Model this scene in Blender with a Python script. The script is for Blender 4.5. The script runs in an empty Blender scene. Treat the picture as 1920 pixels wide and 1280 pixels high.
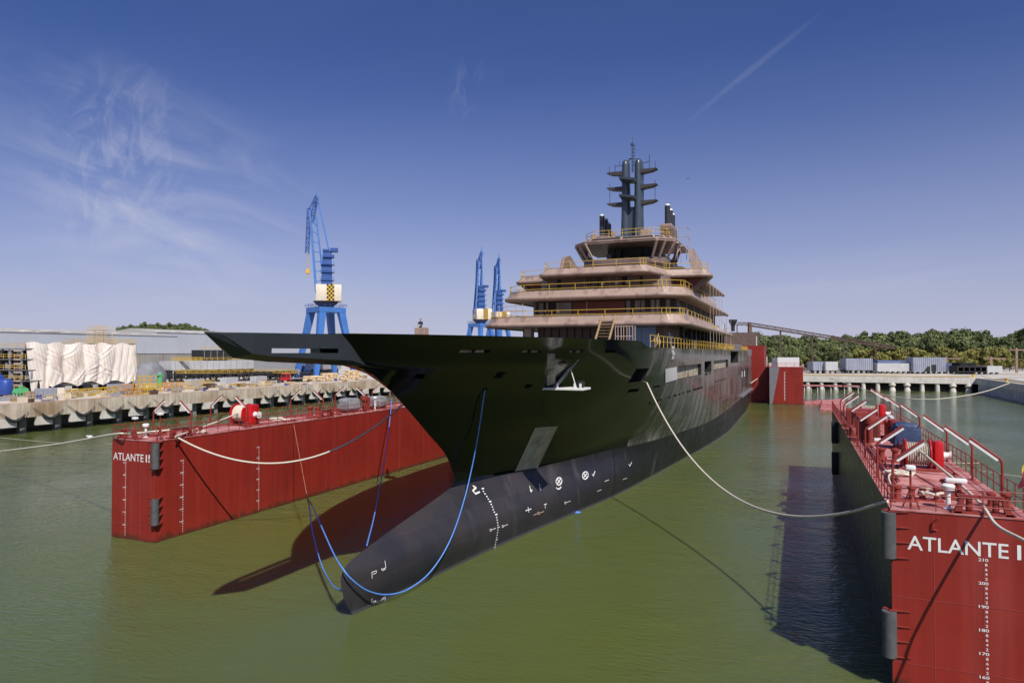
import bpy, bmesh, math, random
from mathutils import Vector, Matrix
random.seed(7)
SC = bpy.context.scene
COL = SC.collection

# ------------------------------------------------------------------ camera, sky, sun
F = 1280.0
YAW = math.atan(537/F); PIT = math.atan(21/F); H = 15.0
cam_d = bpy.data.cameras.new("camera"); cam = bpy.data.objects.new("camera", cam_d); COL.objects.link(cam)
cam_d.sensor_width = 36; cam_d.lens = 24.0; cam_d.clip_start = 0.5; cam_d.clip_end = 9000
cam.location = (0, 0, H); cam.rotation_euler = (math.pi/2+PIT, 0, YAW)
SC.camera = cam
SC.render.resolution_x = 1024; SC.render.resolution_y = 682
SC.view_settings.view_transform = 'Standard'; SC.view_settings.look = 'None'
SC.view_settings.exposure = 0.0; SC.view_settings.gamma = 1.0

SUNDIR = Vector((5, -5, 8)).normalized()      # towards the sun
sun_d = bpy.data.lights.new("sun", 'SUN'); sun_d.energy = 4.8; sun_d.angle = math.radians(0.5); sun_d.color = (1.0, 0.95, 0.87)
sun = bpy.data.objects.new("sun", sun_d); COL.objects.link(sun)
sun.rotation_euler = SUNDIR.to_track_quat('Z', 'Y').to_euler(); sun.location = (60, -60, 90)

W = bpy.data.worlds.new("World"); SC.world = W; W.use_nodes = True
def world():
    nt = W.node_tree; N = nt.nodes; L = nt.links; N.clear()
    out = N.new('ShaderNodeOutputWorld'); bg = N.new('ShaderNodeBackground'); bg.inputs[1].default_value = 0.1
    sky = N.new('ShaderNodeTexSky'); sky.sky_type = 'NISHITA'; sky.sun_disc = False
    sky.sun_elevation = math.asin(SUNDIR.z); sky.sun_rotation = math.radians(135)
    sky.altitude = 0; sky.air_density = 1.0; sky.dust_density = 1.2; sky.ozone_density = 3.0
    tint = N.new('ShaderNodeMix'); tint.data_type = 'RGBA'; tint.blend_type = 'MULTIPLY'; tint.inputs[0].default_value = 1
    tint.inputs[7].default_value = (0.37, 0.48, 0.84, 1)
    L.new(sky.outputs[0], tint.inputs[6])
    # thin cirrus from stretched noise on the sky direction
    tc = N.new('ShaderNodeTexCoord'); sep = N.new('ShaderNodeSeparateXYZ'); L.new(tc.outputs['Generated'], sep.inputs[0])
    def mth(op, a, b=None, clamp=False):
        m = N.new('ShaderNodeMath'); m.operation = op; m.use_clamp = clamp
        for k, v in enumerate((a, b)):
            if v is None: continue
            if isinstance(v, (int, float)): m.inputs[k].default_value = v
            else: L.new(v, m.inputs[k])
        return m.outputs[0]
    den = mth('ADD', sep.outputs[2], 0.12)
    u = mth('DIVIDE', sep.outputs[0], den); v = mth('DIVIDE', sep.outputs[1], den)
    com = N.new('ShaderNodeCombineXYZ'); L.new(u, com.inputs[0]); L.new(v, com.inputs[1])
    def noise(scale, rot, sx, sy, det, lo, hi, dist=0.0, loc=(0, 0, 0)):
        mp = N.new('ShaderNodeMapping'); mp.inputs['Rotation'].default_value = (0, 0, rot); mp.inputs['Scale'].default_value = (sx, sy, 1)
        mp.inputs['Location'].default_value = loc
        L.new(com.outputs[0], mp.inputs[0]); n = N.new('ShaderNodeTexNoise'); n.inputs['Scale'].default_value = scale
        n.inputs['Detail'].default_value = det; n.inputs['Roughness'].default_value = 0.62; n.inputs['Distortion'].default_value = dist
        L.new(mp.outputs[0], n.inputs['Vector'])
        mr = N.new('ShaderNodeMapRange'); mr.inputs[1].default_value = lo; mr.inputs[2].default_value = hi
        L.new(n.outputs[0], mr.inputs[0]); return mr.outputs[0]
    def dirv(px, py):
        a = (px-960)/F; b = -(py-640)/F; cy, sy, cp, sp = math.cos(YAW), math.sin(YAW), math.cos(PIT), math.sin(PIT)
        return Vector((-sy*cp+a*cy+b*sy*sp, cy*cp+a*sy-b*cy*sp, sp+b*cp)).normalized()
    def dot(v):
        q = N.new('ShaderNodeVectorMath'); q.operation = 'DOT_PRODUCT'; L.new(tc.outputs['Generated'], q.inputs[0]); q.inputs[1].default_value = v; return q.outputs['Value']
    def mrange(x, a, b, c=0.0, d=1.0, smooth=True):
        q = N.new('ShaderNodeMapRange'); q.interpolation_type = 'SMOOTHSTEP' if smooth else 'LINEAR'; L.new(x, q.inputs[0])
        for k, v in zip((1, 2, 3, 4), (a, b, c, d)): q.inputs[k].default_value = v
        return q.outputs[0]
    def cloud(c, along, wid, lng, scale, stretch, lo, hi, det=9, dist=0.6, off=0.0):
        """wisp field centred on sky direction c, streaks running towards direction `along`"""
        c = dirv(*c); e1 = dirv(*along)-c; e1 = (e1-c*e1.dot(c)).normalized(); e2 = c.cross(e1)
        u_, v_ = dot(e1), dot(e2); cb = N.new('ShaderNodeCombineXYZ'); L.new(mth('MULTIPLY', u_, scale/stretch), cb.inputs[0]); L.new(mth('MULTIPLY', v_, scale), cb.inputs[1]); cb.inputs[2].default_value = off
        n = N.new('ShaderNodeTexNoise'); n.inputs['Scale'].default_value = 1.0; n.inputs['Detail'].default_value = det; n.inputs['Roughness'].default_value = 0.6; n.inputs['Distortion'].default_value = dist
        L.new(cb.outputs[0], n.inputs['Vector'])
        r = mth('SQRT', mth('ADD', mth('POWER', mth('ABSOLUTE', mth('DIVIDE', u_, lng)), 2.0), mth('POWER', mth('ABSOLUTE', mth('DIVIDE', v_, wid)), 2.0)))
        m = mth('MULTIPLY', mrange(r, 1.0, 0.15), mrange(dot(c), 0.3, 0.5))
        return mth('MULTIPLY', m, mrange(n.outputs[0], lo, hi, 0, 1, False))
    c1 = cloud((290, 355), (520, 450), .17, .26, 16, 2.6, .44, .72, 10, 1.0, 1.3)
    c2 = cloud((260, 410), (430, 462), .025, .20, 30, 7, .30, .62, 8, .5, 4.0)
    c3 = cloud((215, 300), (240, 230), .09, .16, 26, 2.4, .46, .70, 10, 1.4, 9.1)
    c4 = cloud((1410, 130), (1505, 52), .006, .12, 60, 9, .36, .70, 7, .8, 2.0)
    c5 = cloud((875, 165), (885, 120), .03, .06, 40, 2, .46, .70, 8, .9, 5.0)
    c6 = cloud((1650, 520), (1800, 500), .05, .28, 24, 7, .42, .75, 8, .5, 7.0)
    c7 = cloud((330, 520), (520, 530), .07, .34, 14, 5, .42, .78, 8, .7, 3.0)
    veil = noise(0.35, 0.5, 1.0, 2.6, 5, 0.35, 0.9, 0.4, (7.3, 2.2, 0))
    amt = mth('MULTIPLY', c1, .30)
    for cc, k in ((c2, .28), (c3, .30), (c4, .13), (c5, .10), (c6, .18), (c7, .26), (veil, .05)): amt = mth('ADD', amt, mth('MULTIPLY', cc, k), True)
    # horizon haze band
    hz = N.new('ShaderNodeMapRange'); hz.inputs[1].default_value = 0.42; hz.inputs[2].default_value = -0.02; hz.inputs[3].default_value = 0.0; hz.inputs[4].default_value = 1.0
    L.new(sep.outputs[2], hz.inputs[0]); hz2 = mth('POWER', hz.outputs[0], 2.0)
    mh = N.new('ShaderNodeMix'); mh.data_type = 'RGBA'; L.new(mth('MULTIPLY', hz2, 0.92), mh.inputs[0]); L.new(tint.outputs[2], mh.inputs[6])
    mh.inputs[7].default_value = (6.0, 6.0, 7.6, 1)
    mx = N.new('ShaderNodeMix'); mx.data_type = 'RGBA'; L.new(amt, mx.inputs[0]); L.new(mh.outputs[2], mx.inputs[6])
    mx.inputs[7].default_value = (6.6, 6.6, 7.6, 1)
    L.new(mx.outputs[2], bg.inputs[0]); L.new(bg.outputs[0], out.inputs[0])
world()

# ------------------------------------------------------------------ helpers
cy_, sy_ = math.cos(YAW), math.sin(YAW); cp_, sp_ = math.cos(PIT), math.sin(PIT)
FW = (-sy_*cp_, cy_*cp_, sp_); RT = (cy_, sy_, 0.0); UP = (sy_*sp_, -cy_*sp_, cp_)
def ray(px, py):
    a = (px-960)/F; b = -(py-640)/F
    return Vector([FW[i]+a*RT[i]+b*UP[i] for i in range(3)])
def at(ax, val, px, py):
    r = ray(px, py); o = (0, 0, H)
    return Vector((0, 0, H)) + r*((val-o[ax])/r[ax])
def PZ(px, py, z): return at(2, z, px, py)
def PY(px, py, y): return at(1, y, px, py)
def PX(px, py, x): return at(0, x, px, py)
def PD(px, py, d): return Vector((0, 0, H)) + ray(px, py)*d      # d = distance along the view axis

MATS = {}
def mat(name, col, rough=0.6, metal=0.0, var=0.12, scale=1.5, streak=0.0, bump=0.0, bscale=20.0, col2=None, lo=0.45, hi=0.62, spec=0.5, coat=0.0, seams=None, dirt=0.0, tide=0.0):
    """procedural paint / stone / fabric: base colour varied by noise, optional vertical streaks and second colour in patches"""
    if name in MATS: return MATS[name]
    m = bpy.data.materials.new(name); m.use_nodes = True; nt = m.node_tree; N = nt.nodes; L = nt.links
    b = N['Principled BSDF']; b.inputs['Roughness'].default_value = rough; b.inputs['Metallic'].default_value = metal
    b.inputs['Specular IOR Level'].default_value = spec; b.inputs['Coat Weight'].default_value = coat; b.inputs['Coat Roughness'].default_value = 0.05
    geo = N.new('ShaderNodeNewGeometry')
    def noise(sc, vscale=(1, 1, 1), det=5):
        mp = N.new('ShaderNodeMapping'); mp.inputs['Scale'].default_value = vscale; L.new(geo.outputs['Position'], mp.inputs[0])
        n = N.new('ShaderNodeTexNoise'); n.inputs['Scale'].default_value = sc; n.inputs['Detail'].default_value = det
        L.new(mp.outputs[0], n.inputs['Vector']); return n.outputs[0]
    def mr(s, a, c, d, e):
        r = N.new('ShaderNodeMapRange'); L.new(s, r.inputs[0])
        for k, v in zip((1, 2, 3, 4), (a, c, d, e)): r.inputs[k].default_value = v
        return r.outputs[0]
    cur = N.new('ShaderNodeRGB'); cur.outputs[0].default_value = (*col, 1); cur = cur.outputs[0]
    if col2 is not None:
        mx = N.new('ShaderNodeMix'); mx.data_type = 'RGBA'; L.new(mr(noise(scale*0.8, (1, 1, 0.6), 7), lo, hi, 0, 1), mx.inputs[0])
        L.new(cur, mx.inputs[6]); mx.inputs[7].default_value = (*col2, 1); cur = mx.outputs[2]
    f = mr(noise(scale), 0.3, 0.7, 1-var, 1+var)
    if streak:
        s2 = mr(noise(2.2, (1, 1, 0.04), 4), 0.3, 0.72, 1-streak, 1+streak)
        mm = N.new('ShaderNodeMath'); mm.operation = 'MULTIPLY'; L.new(f, mm.inputs[0]); L.new(s2, mm.inputs[1]); f = mm.outputs[0]
    def mul(a, c):
        q = N.new('ShaderNodeMath'); q.operation = 'MULTIPLY'; L.new(a, q.inputs[0]); L.new(c, q.inputs[1]); return q.outputs[0]
    if seams:      # welded plates: each plate a slightly different tone, thin seam lines
        sx = N.new('ShaderNodeSeparateXYZ'); L.new(geo.outputs['Position'], sx.inputs[0]); ad = N.new('ShaderNodeMath'); L.new(sx.outputs[0], ad.inputs[0]); L.new(sx.outputs[1], ad.inputs[1])
        cb = N.new('ShaderNodeCombineXYZ'); L.new(ad.outputs[0], cb.inputs[0]); L.new(sx.outputs[2], cb.inputs[1])
        bk = N.new('ShaderNodeTexBrick'); L.new(cb.outputs[0], bk.inputs[0]); bk.inputs['Scale'].default_value = 1; bk.inputs['Brick Width'].default_value = seams[0]; bk.inputs['Row Height'].default_value = seams[1]; bk.inputs['Mortar Size'].default_value = seams[2]
        bk.inputs['Color1'].default_value = (1-seams[3],)*3+(1,); bk.inputs['Color2'].default_value = (1+seams[3],)*3+(1,); bk.inputs['Mortar'].default_value = (seams[4],)*3+(1,); f = mul(f, bk.outputs[0])
    if dirt:       # rust and grime runs
        mx = N.new('ShaderNodeMix'); mx.data_type = 'RGBA'; L.new(mr(noise(1.3, (1, 1, 0.07), 8), 0.60, 0.76, 0, dirt), mx.inputs[0]); L.new(cur, mx.inputs[6]); mx.inputs[7].default_value = (col[0]*.45+.02, col[1]*.6+.012, col[2]*.6+.008, 1); cur = mx.outputs[2]
        mx = N.new('ShaderNodeMix'); mx.data_type = 'RGBA'; L.new(mr(noise(0.9, (1, 1, 0.05), 6), 0.60, 0.80, 0, dirt*.7), mx.inputs[0]); L.new(cur, mx.inputs[6]); mx.inputs[7].default_value = (min(1, col[0]*1.25+.03), col[1]+.05, col[2]+.05, 1); cur = mx.outputs[2]
    if tide:       # weed and slime left by the water just above its present level
        sz = N.new('ShaderNodeSeparateXYZ'); L.new(geo.outputs['Position'], sz.inputs[0]); ns = mr(noise(1.6, (1, 1, .4), 6), 0.3, 0.7, -.28, .28)
        sm_ = N.new('ShaderNodeMath'); L.new(sz.outputs[2], sm_.inputs[0]); L.new(ns, sm_.inputs[1]); mx = N.new('ShaderNodeMix'); mx.data_type = 'RGBA'; L.new(mr(sm_.outputs[0], tide, tide*.3, 0, .8), mx.inputs[0]); L.new(cur, mx.inputs[6]); mx.inputs[7].default_value = (.075, .028, .018, 1); cur = mx.outputs[2]
    vm = N.new('ShaderNodeVectorMath'); vm.operation = 'SCALE'; L.new(cur, vm.inputs[0]); L.new(f, vm.inputs['Scale'])
    L.new(vm.outputs[0], b.inputs['Base Color'])
    L.new(mr(noise(scale*2.3), 0.3, 0.7, max(0.02, rough*0.85), min(1, rough*1.15)), b.inputs['Roughness'])
    if bump:
        bp = N.new('ShaderNodeBump'); bp.inputs['Strength'].default_value = bump; bp.inputs['Distance'].default_value = 0.05
        L.new(noise(bscale), bp.inputs['Height']); L.new(bp.outputs[0], b.inputs['Normal'])
    MATS[name] = m; return m

def tag(o, label, cat, group=None, kind=None):
    if label: o['label'] = label
    if cat: o['category'] = cat
    if group: o['group'] = group
    if kind: o['kind'] = kind
    return o
def wloc(o):
    v = Vector((0, 0, 0))
    while o is not None: v = v + o.location; o = o.parent
    return v
def thing(name, loc, label, cat, group=None):
    o = bpy.data.objects.new(name, None); o.empty_display_size = 0.3; COL.objects.link(o); o.location = loc
    return tag(o, label, cat, group)

def fillet(pts, r=0.6, n=4, closed=False):
    out = []; k = len(pts); P = [Vector(p) for p in pts]
    for i in range(k):
        if not closed and i in (0, k-1): out.append(P[i]); continue
        a, b, c = P[i-1], P[i], P[(i+1) % k]
        d1 = (a-b); d2 = (c-b); rr = min(r, d1.length*0.45, d2.length*0.45)
        p0 = b+d1.normalized()*rr; p2 = b+d2.normalized()*rr
        for j in range(n+1):
            t = j/n; out.append(p0*(1-t)**2+b*2*t*(1-t)+p2*t*t)
    return out

class MB:
    """collects shapes given in world coordinates; build() makes ONE mesh object under its parent"""
    def __init__(s): s.v = []; s.f = []; s.m = []; s.mi = 0
    def add(s, vs, fs):
        k = len(s.v); s.v += [tuple(v) for v in vs]
        for f in fs: s.f.append(tuple(k+i for i in f)); s.m.append(s.mi)
        return s
    def box(s, x0, x1, y0, y1, z0, z1, bev=0.0):
        if bev <= 0:
            vs = [(x, y, z) for z in (z0, z1) for y in (y0, y1) for x in (x0, x1)]
            return s.add(vs, [(0, 2, 3, 1), (4, 5, 7, 6), (0, 1, 5, 4), (2, 6, 7, 3), (0, 4, 6, 2), (1, 3, 7, 5)])
        bm = bmesh.new(); bmesh.ops.create_cube(bm, size=1)
        for v in bm.verts: v.co = ((x0+x1)/2+v.co.x*(x1-x0), (y0+y1)/2+v.co.y*(y1-y0), (z0+z1)/2+v.co.z*(z1-z0))
        bmesh.ops.bevel(bm, geom=bm.edges[:], offset=bev, segments=2, affect='EDGES', profile=0.5)
        bm.verts.index_update(); s.add([v.co[:] for v in bm.verts], [[v.index for v in f.verts] for f in bm.faces]); bm.free(); return s
    def obox(s, c, ux, uy, hx, hy, z0, z1):
        """box with horizontal axis directions ux, uy"""
        c = Vector(c); ux = Vector(ux).normalized(); uy = Vector(uy).normalized()
        vs = []
        for z in (z0, z1):
            for b in (-1, 1):
                for a in (-1, 1):
                    p = c+ux*hx*a+uy*hy*b; vs.append((p.x, p.y, z))
        return s.add(vs, [(0, 2, 3, 1), (4, 5, 7, 6), (0, 1, 5, 4), (2, 6, 7, 3), (0, 4, 6, 2), (1, 3, 7, 5)])
    def bar(s, a, b, w, h=None):
        a = Vector(a); b = Vector(b); h = h or w; d = (b-a)
        if d.length < 1e-6: return s
        d.normalize(); up = Vector((0, 0, 1)) if abs(d.z) < 0.95 else Vector((0, 1, 0))
        x = d.cross(up).normalized(); y = x.cross(d).normalized()
        vs = [p+x*w/2*i+y*h/2*j for p in (a, b) for i, j in ((-1, -1), (1, -1), (1, 1), (-1, 1))]
        return s.add(vs, [(3, 2, 1, 0), (4, 5, 6, 7), (0, 1, 5, 4), (1, 2, 6, 5), (2, 3, 7, 6), (3, 0, 4, 7)])
    def tube(s, pts, r, n=8, cap=True):
        P = [Vector(p) for p in pts]; k = len(P); R = r if isinstance(r, (list, tuple)) else [r]*k
        vs = []; px = None
        for i, p in enumerate(P):
            d = (P[min(i+1, k-1)]-P[max(i-1, 0)])
            if d.length < 1e-9: d = Vector((0, 0, 1))
            d.normalize()
            if px is None:
                up = Vector((0, 0, 1)) if abs(d.z) < 0.95 else Vector((1, 0, 0)); x = d.cross(up).normalized()
            else:
                x = (px-d*px.dot(d)); x = x.normalized() if x.length > 1e-6 else px
            px = x; y = d.cross(x)
            for j in range(n):
                t = 2*math.pi*j/n; vs.append(p+(x*math.cos(t)+y*math.sin(t))*R[i])
        fs = [(i*n+j, i*n+(j+1) % n, (i+1)*n+(j+1) % n, (i+1)*n+j) for i in range(k-1) for j in range(n)]
        if cap: fs += [tuple(range(n-1, -1, -1)), tuple((k-1)*n+j for j in range(n))]
        return s.add(vs, fs)
    def cyl(s, a, b, r, n=16, r2=None): return s.tube([a, b], [r, r if r2 is None else r2], n)
    def prism(s, poly, z0, z1):
        """poly: list of (x,y)"""
        n = len(poly); vs = [(p[0], p[1], z0) for p in poly]+[(p[0], p[1], z1) for p in poly]
        return s.add(vs, [tuple(range(n-1, -1, -1)), tuple(range(n, 2*n))]+[(i, (i+1) % n, n+(i+1) % n, n+i) for i in range(n)])
    def extr(s, poly, off):
        """extrude any planar polygon by a vector"""
        off = Vector(off); n = len(poly); P = [Vector(p) for p in poly]; vs = P+[p+off for p in P]
        return s.add(vs, [tuple(range(n-1, -1, -1)), tuple(range(n, 2*n))]+[(i, (i+1) % n, n+(i+1) % n, n+i) for i in range(n)])
    def lathe(s, c, prof, n=16, axis='Z'):
        c = Vector(c); vs = []
        for r, h in prof:
            for j in range(n):
                t = 2*math.pi*j/n; a, b = r*math.cos(t), r*math.sin(t)
                vs.append(c+(Vector((a, b, h)) if axis == 'Z' else Vector((h, a, b)) if axis == 'X' else Vector((b, h, a))))
        k = len(prof)
        fs = [(i*n+j, i*n+(j+1) % n, (i+1)*n+(j+1) % n, (i+1)*n+j) for i in range(k-1) for j in range(n)]
        fs += [tuple(range(n-1, -1, -1)), tuple((k-1)*n+j for j in range(n))]
        return s.add(vs, fs)
    def blob(s, c, sx, sy, sz, seed=0, amp=0.15, sub=2, flat=True):
        bm = bmesh.new(); bmesh.ops.create_icosphere(bm, subdivisions=sub, radius=1); rnd = random.Random(seed)
        for v in bm.verts:
            k = 1+amp*(rnd.random()-0.5)*2; v.co *= k
            if flat and v.co.z < -0.2: v.co.z = -0.2
            v.co = (c[0]+v.co.x*sx, c[1]+v.co.y*sy, c[2]+(v.co.z+(0.2 if flat else 0))*sz)
        bm.verts.index_update(); s.add([v.co[:] for v in bm.verts], [[v.index for v in f.verts] for f in bm.faces]); bm.free(); return s
    def build(s, name, m, parent=None, smooth=0, label=None):
        me = bpy.data.meshes.new(name); w = wloc(parent)
        me.from_pydata([(v[0]-w.x, v[1]-w.y, v[2]-w.z) for v in s.v], [], s.f)
        ms = m if isinstance(m, (list, tuple)) else [m]
        for q in ms:
            if q: me.materials.append(q)
        if len(ms) > 1: me.polygons.foreach_set('material_index', s.m)
        me.validate(); me.update()
        bm = bmesh.new(); bm.from_mesh(me); bmesh.ops.recalc_face_normals(bm, faces=bm.faces); bm.to_mesh(me); bm.free()
        if smooth:
            me.polygons.foreach_set('use_smooth', [True]*len(me.polygons)); me.set_sharp_from_angle(angle=math.radians(smooth))
        o = bpy.data.objects.new(name, me); COL.objects.link(o); o.parent = parent
        if label: o['label'] = label
        return o

def build_each(mb, name, m, parent=None, smooth=0):
    """one object per loose piece collected in mb"""
    n = len(mb.v); par = list(range(n))
    def find(a):
        while par[a] != a: par[a] = par[par[a]]; a = par[a]
        return a
    for f in mb.f:
        r = find(f[0])
        for i in f[1:]: par[find(i)] = r
    isl = {}
    for k, f in enumerate(mb.f): isl.setdefault(find(f[0]), []).append(f)
    out = []
    for fs in isl.values():
        ids = sorted({i for f in fs for i in f}); mp = {i: k for k, i in enumerate(ids)}; q = MB(); q.add([mb.v[i] for i in ids], [tuple(mp[i] for i in f) for f in fs])
        out.append(q.build(name, m, parent, smooth))
    return out
def copy_tree(o, parent=None):
    c = o.copy(); COL.objects.link(c); c.parent = parent
    for ch in list(o.children): copy_tree(ch, c)
    return c
def lat(mb, a, b, w, up=(0, 0, 1), n=6, t=0.12, tb=0.07, h=None):
    """four-chord lattice beam from a to b"""
    a = Vector(a); b = Vector(b); d = (b-a).normalized(); x = d.cross(Vector(up)).normalized(); y = x.cross(d).normalized(); h = h or w
    C = [(x*w/2*i+y*h/2*j) for i, j in ((-1, -1), (1, -1), (1, 1), (-1, 1))]
    for c in C: mb.bar(a+c, b+c, t)
    for k in range(n):
        p = a+(b-a)*k/n; q = a+(b-a)*(k+1)/n
        for i in range(4):
            c0, c1 = C[i], C[(i+1) % 4]
            mb.bar(p+c0, q+c1, tb) if k % 2 else mb.bar(p+c1, q+c0, tb)
            mb.bar(p+c0, p+c1, tb)
    return mb
def railing(mb, pts, h=1.1, step=2.0, r=0.03, rails=(1.0, 0.5), n=5, closed=False):
    P = [Vector(p) for p in pts]
    for q in rails: mb.tube([p+Vector((0, 0, h*q)) for p in P], r, n)
    for i in range(len(P)-1):
        L_ = (P[i+1]-P[i]).length; k = max(1, round(L_/step))
        for j in range(k+(1 if i == len(P)-2 else 0)):
            p = P[i]+(P[i+1]-P[i])*j/k; mb.tube([p, p+Vector((0, 0, h))], r, n)
    return mb
def text_geo(body, size=1.0, bold=0.0):
    cu = bpy.data.curves.new('txt', 'FONT'); cu.body = body; cu.size = size; cu.offset = bold; cu.resolution_u = 3
    ob = bpy.data.objects.new('txt', cu); COL.objects.link(ob); dg = bpy.context.evaluated_depsgraph_get(); dg.update()
    me = ob.evaluated_get(dg).to_mesh(); vs = [v.co.copy() for v in me.vertices]; fs = [tuple(p.vertices) for p in me.polygons]
    ob.evaluated_get(dg).to_mesh_clear(); bpy.data.objects.remove(ob); bpy.data.curves.remove(cu)
    return vs, fs
def put_text(mb, body, org, ux, uy, width=None, height=None, size=1.0, bold=0.0):
    vs, fs = text_geo(body, size, bold); x0 = min(v.x for v in vs); x1 = max(v.x for v in vs); y0 = min(v.y for v in vs); y1 = max(v.y for v in vs)
    sx = width/(x1-x0) if width else 1; sy = height/(y1-y0) if height else sx
    org = Vector(org); ux = Vector(ux); uy = Vector(uy)
    return mb.add([org+ux*(v.x-x0)*sx+uy*(v.y-y0)*sy for v in vs], fs)
def spline(P, n=8):
    """Catmull-Rom through points"""
    P = [Vector(p) for p in P]; Q = [P[0]*2-P[1]]+P+[P[-1]*2-P[-2]]; out = []
    for i in range(1, len(Q)-2):
        for k in range(n):
            t = k/n; a, b, c, d = Q[i-1:i+3]
            out.append(0.5*((2*b)+(c-a)*t+(2*a-5*b+4*c-d)*t*t+(3*b-a-3*c+d)*t**3))
    out.append(P[-1]); return out
ORD = ['first', 'second', 'third', 'fourth', 'fifth', 'sixth', 'seventh', 'eighth', 'ninth', 'tenth', 'eleventh', 'twelfth', 'thirteenth', 'fourteenth', 'fifteenth', 'sixteenth', 'seventeenth', 'eighteenth', 'nineteenth', 'twentieth']

# ------------------------------------------------------------------ materials
M_red = mat('dock_red', (0.262, 0.024, 0.016), 0.46, var=0.08, scale=0.35, streak=0.12, spec=0.4, seams=(7.0, 2.7, 0.012, 0.035, 0.86), dirt=0.6, tide=0.45)
M_deck = mat('deck_pink', (0.50, 0.215, 0.20), 0.75, var=0.16, scale=1.2, bump=0.2, col2=(0.34, 0.085, 0.072), lo=0.46, hi=0.62)
M_redd = mat('fitting_red', (0.26, 0.035, 0.024), 0.5, var=0.2, scale=3)
M_bred = mat('winch_red', (0.50, 0.012, 0.014), 0.35, var=0.12, scale=2)
M_white = mat('white_paint', (0.78, 0.77, 0.74), 0.5, var=0.06, scale=2)
M_rub = mat('rubber_grey', (0.085, 0.085, 0.088), 0.65, var=0.2, scale=3)
M_black = mat('black', (0.012, 0.012, 0.014), 0.6, var=0.2)
M_rope = mat('rope_cream', (0.62, 0.56, 0.46), 0.85, var=0.15, scale=14, bump=0.3, bscale=30)
M_brope = mat('rope_blue', (0.10, 0.27, 0.72), 0.6, var=0.1, scale=8)
M_rrope = mat('rope_rust', (0.40, 0.16, 0.08), 0.8, var=0.2, scale=8)
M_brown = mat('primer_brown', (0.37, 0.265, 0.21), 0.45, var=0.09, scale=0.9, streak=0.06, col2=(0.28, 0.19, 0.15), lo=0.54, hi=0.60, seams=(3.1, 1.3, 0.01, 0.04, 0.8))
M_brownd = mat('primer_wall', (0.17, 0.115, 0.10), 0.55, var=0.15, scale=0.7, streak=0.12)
M_grayw = mat('wall_grey', (0.17, 0.16, 0.165), 0.5, var=0.15, scale=1, streak=0.08)
M_dred = mat('primer_darkred', (0.12, 0.025, 0.02), 0.5, var=0.15, scale=1)
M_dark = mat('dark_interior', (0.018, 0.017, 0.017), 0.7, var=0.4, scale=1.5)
M_yel = mat('scaffold_yellow', (0.62, 0.40, 0.045), 0.5, var=0.15, scale=4)
M_steel = mat('steel_grey', (0.30, 0.30, 0.31), 0.5, var=0.2, scale=2)
M_scaf = mat('scaffold_steel', (0.42, 0.33, 0.27), 0.5, var=0.2, scale=2)
M_mast = mat('mast_grey', (0.052, 0.068, 0.088), 0.3, var=0.08, scale=1)
M_mastd = mat('mast_dark', (0.05, 0.045, 0.043), 0.5, var=0.1)
M_blue = mat('crane_blue', (0.055, 0.17, 0.47), 0.45, var=0.10, scale=0.3)
M_blued = mat('crane_blue_dark', (0.022, 0.075, 0.27), 0.5, var=0.15, scale=0.3)
M_cream = mat('cream_paint', (0.72, 0.63, 0.50), 0.55, var=0.06, scale=0.5, streak=0.05)
M_conc = mat('quay_concrete', (0.56, 0.48, 0.37), 0.85, var=0.22, scale=0.22, streak=0.22, bump=0.3, bscale=3, col2=(0.40, 0.28, 0.17), lo=0.5, hi=0.68)
M_concw = mat('pale_concrete', (0.64, 0.60, 0.53), 0.85, var=0.15, scale=0.4, streak=0.1, bump=0.3, bscale=3)
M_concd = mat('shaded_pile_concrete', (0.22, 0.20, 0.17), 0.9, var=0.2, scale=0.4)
M_tarp = mat('tarp_white', (0.78, 0.70, 0.61), 0.65, var=0.10, scale=0.25, col2=(0.60, 0.49, 0.38), lo=0.56, hi=0.72)
M_green = mat('machine_green', (0.10, 0.42, 0.16), 0.45, var=0.1, scale=1)
M_bluem = mat('tank_blue', (0.03, 0.07, 0.30), 0.4, var=0.1)
M_gtarp = mat('tarp_grey', (0.21, 0.21, 0.22), 0.7, var=0.2, scale=0.5)
M_ntarp = mat('tarp_navy', (0.035, 0.06, 0.13), 0.55, var=0.15, scale=3)
M_shed = mat('shed_cladding', (0.39, 0.41, 0.45), 0.55, var=0.05, scale=0.05, streak=0.06)
M_shedb = mat('shed_lower', (0.25, 0.235, 0.21), 0.7, var=0.15, scale=0.08, streak=0.2)
M_roof = mat('shed_roof', (0.42, 0.40, 0.37), 0.7, var=0.2, scale=0.05)
M_wood = mat('rust_steel', (0.095, 0.06, 0.048), 0.8, var=0.25, scale=1)
M_log = mat('roll_cream', (0.62, 0.46, 0.28), 0.8, var=0.15, scale=2)
M_cont = mat('block_greyblue', (0.29, 0.31, 0.37), 0.6, var=0.12, scale=0.3, streak=0.12)
M_contw = mat('block_grey', (0.45, 0.45, 0.45), 0.6, var=0.08, scale=0.4, streak=0.06)
M_contb = mat('block_blue', (0.11, 0.14, 0.27), 0.6, var=0.15, scale=0.4)
M_skin = mat('skin', (0.45, 0.26, 0.18), 0.6, var=0.05)
M_cloth = mat('dark_cloth', (0.02, 0.025, 0.05), 0.8, var=0.1)
M_bsheet = mat('blue_sheet', (0.36, 0.55, 0.85), 0.3, var=0.05)
M_trunk = mat('bark', (0.10, 0.075, 0.055), 0.9, var=0.2)
M_orange = mat('rack_orange', (0.60, 0.26, 0.05), 0.6, var=0.2, scale=3)
M_tan = mat('timber_tan', (0.42, 0.29, 0.15), 0.8, var=0.2, scale=2)

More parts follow.
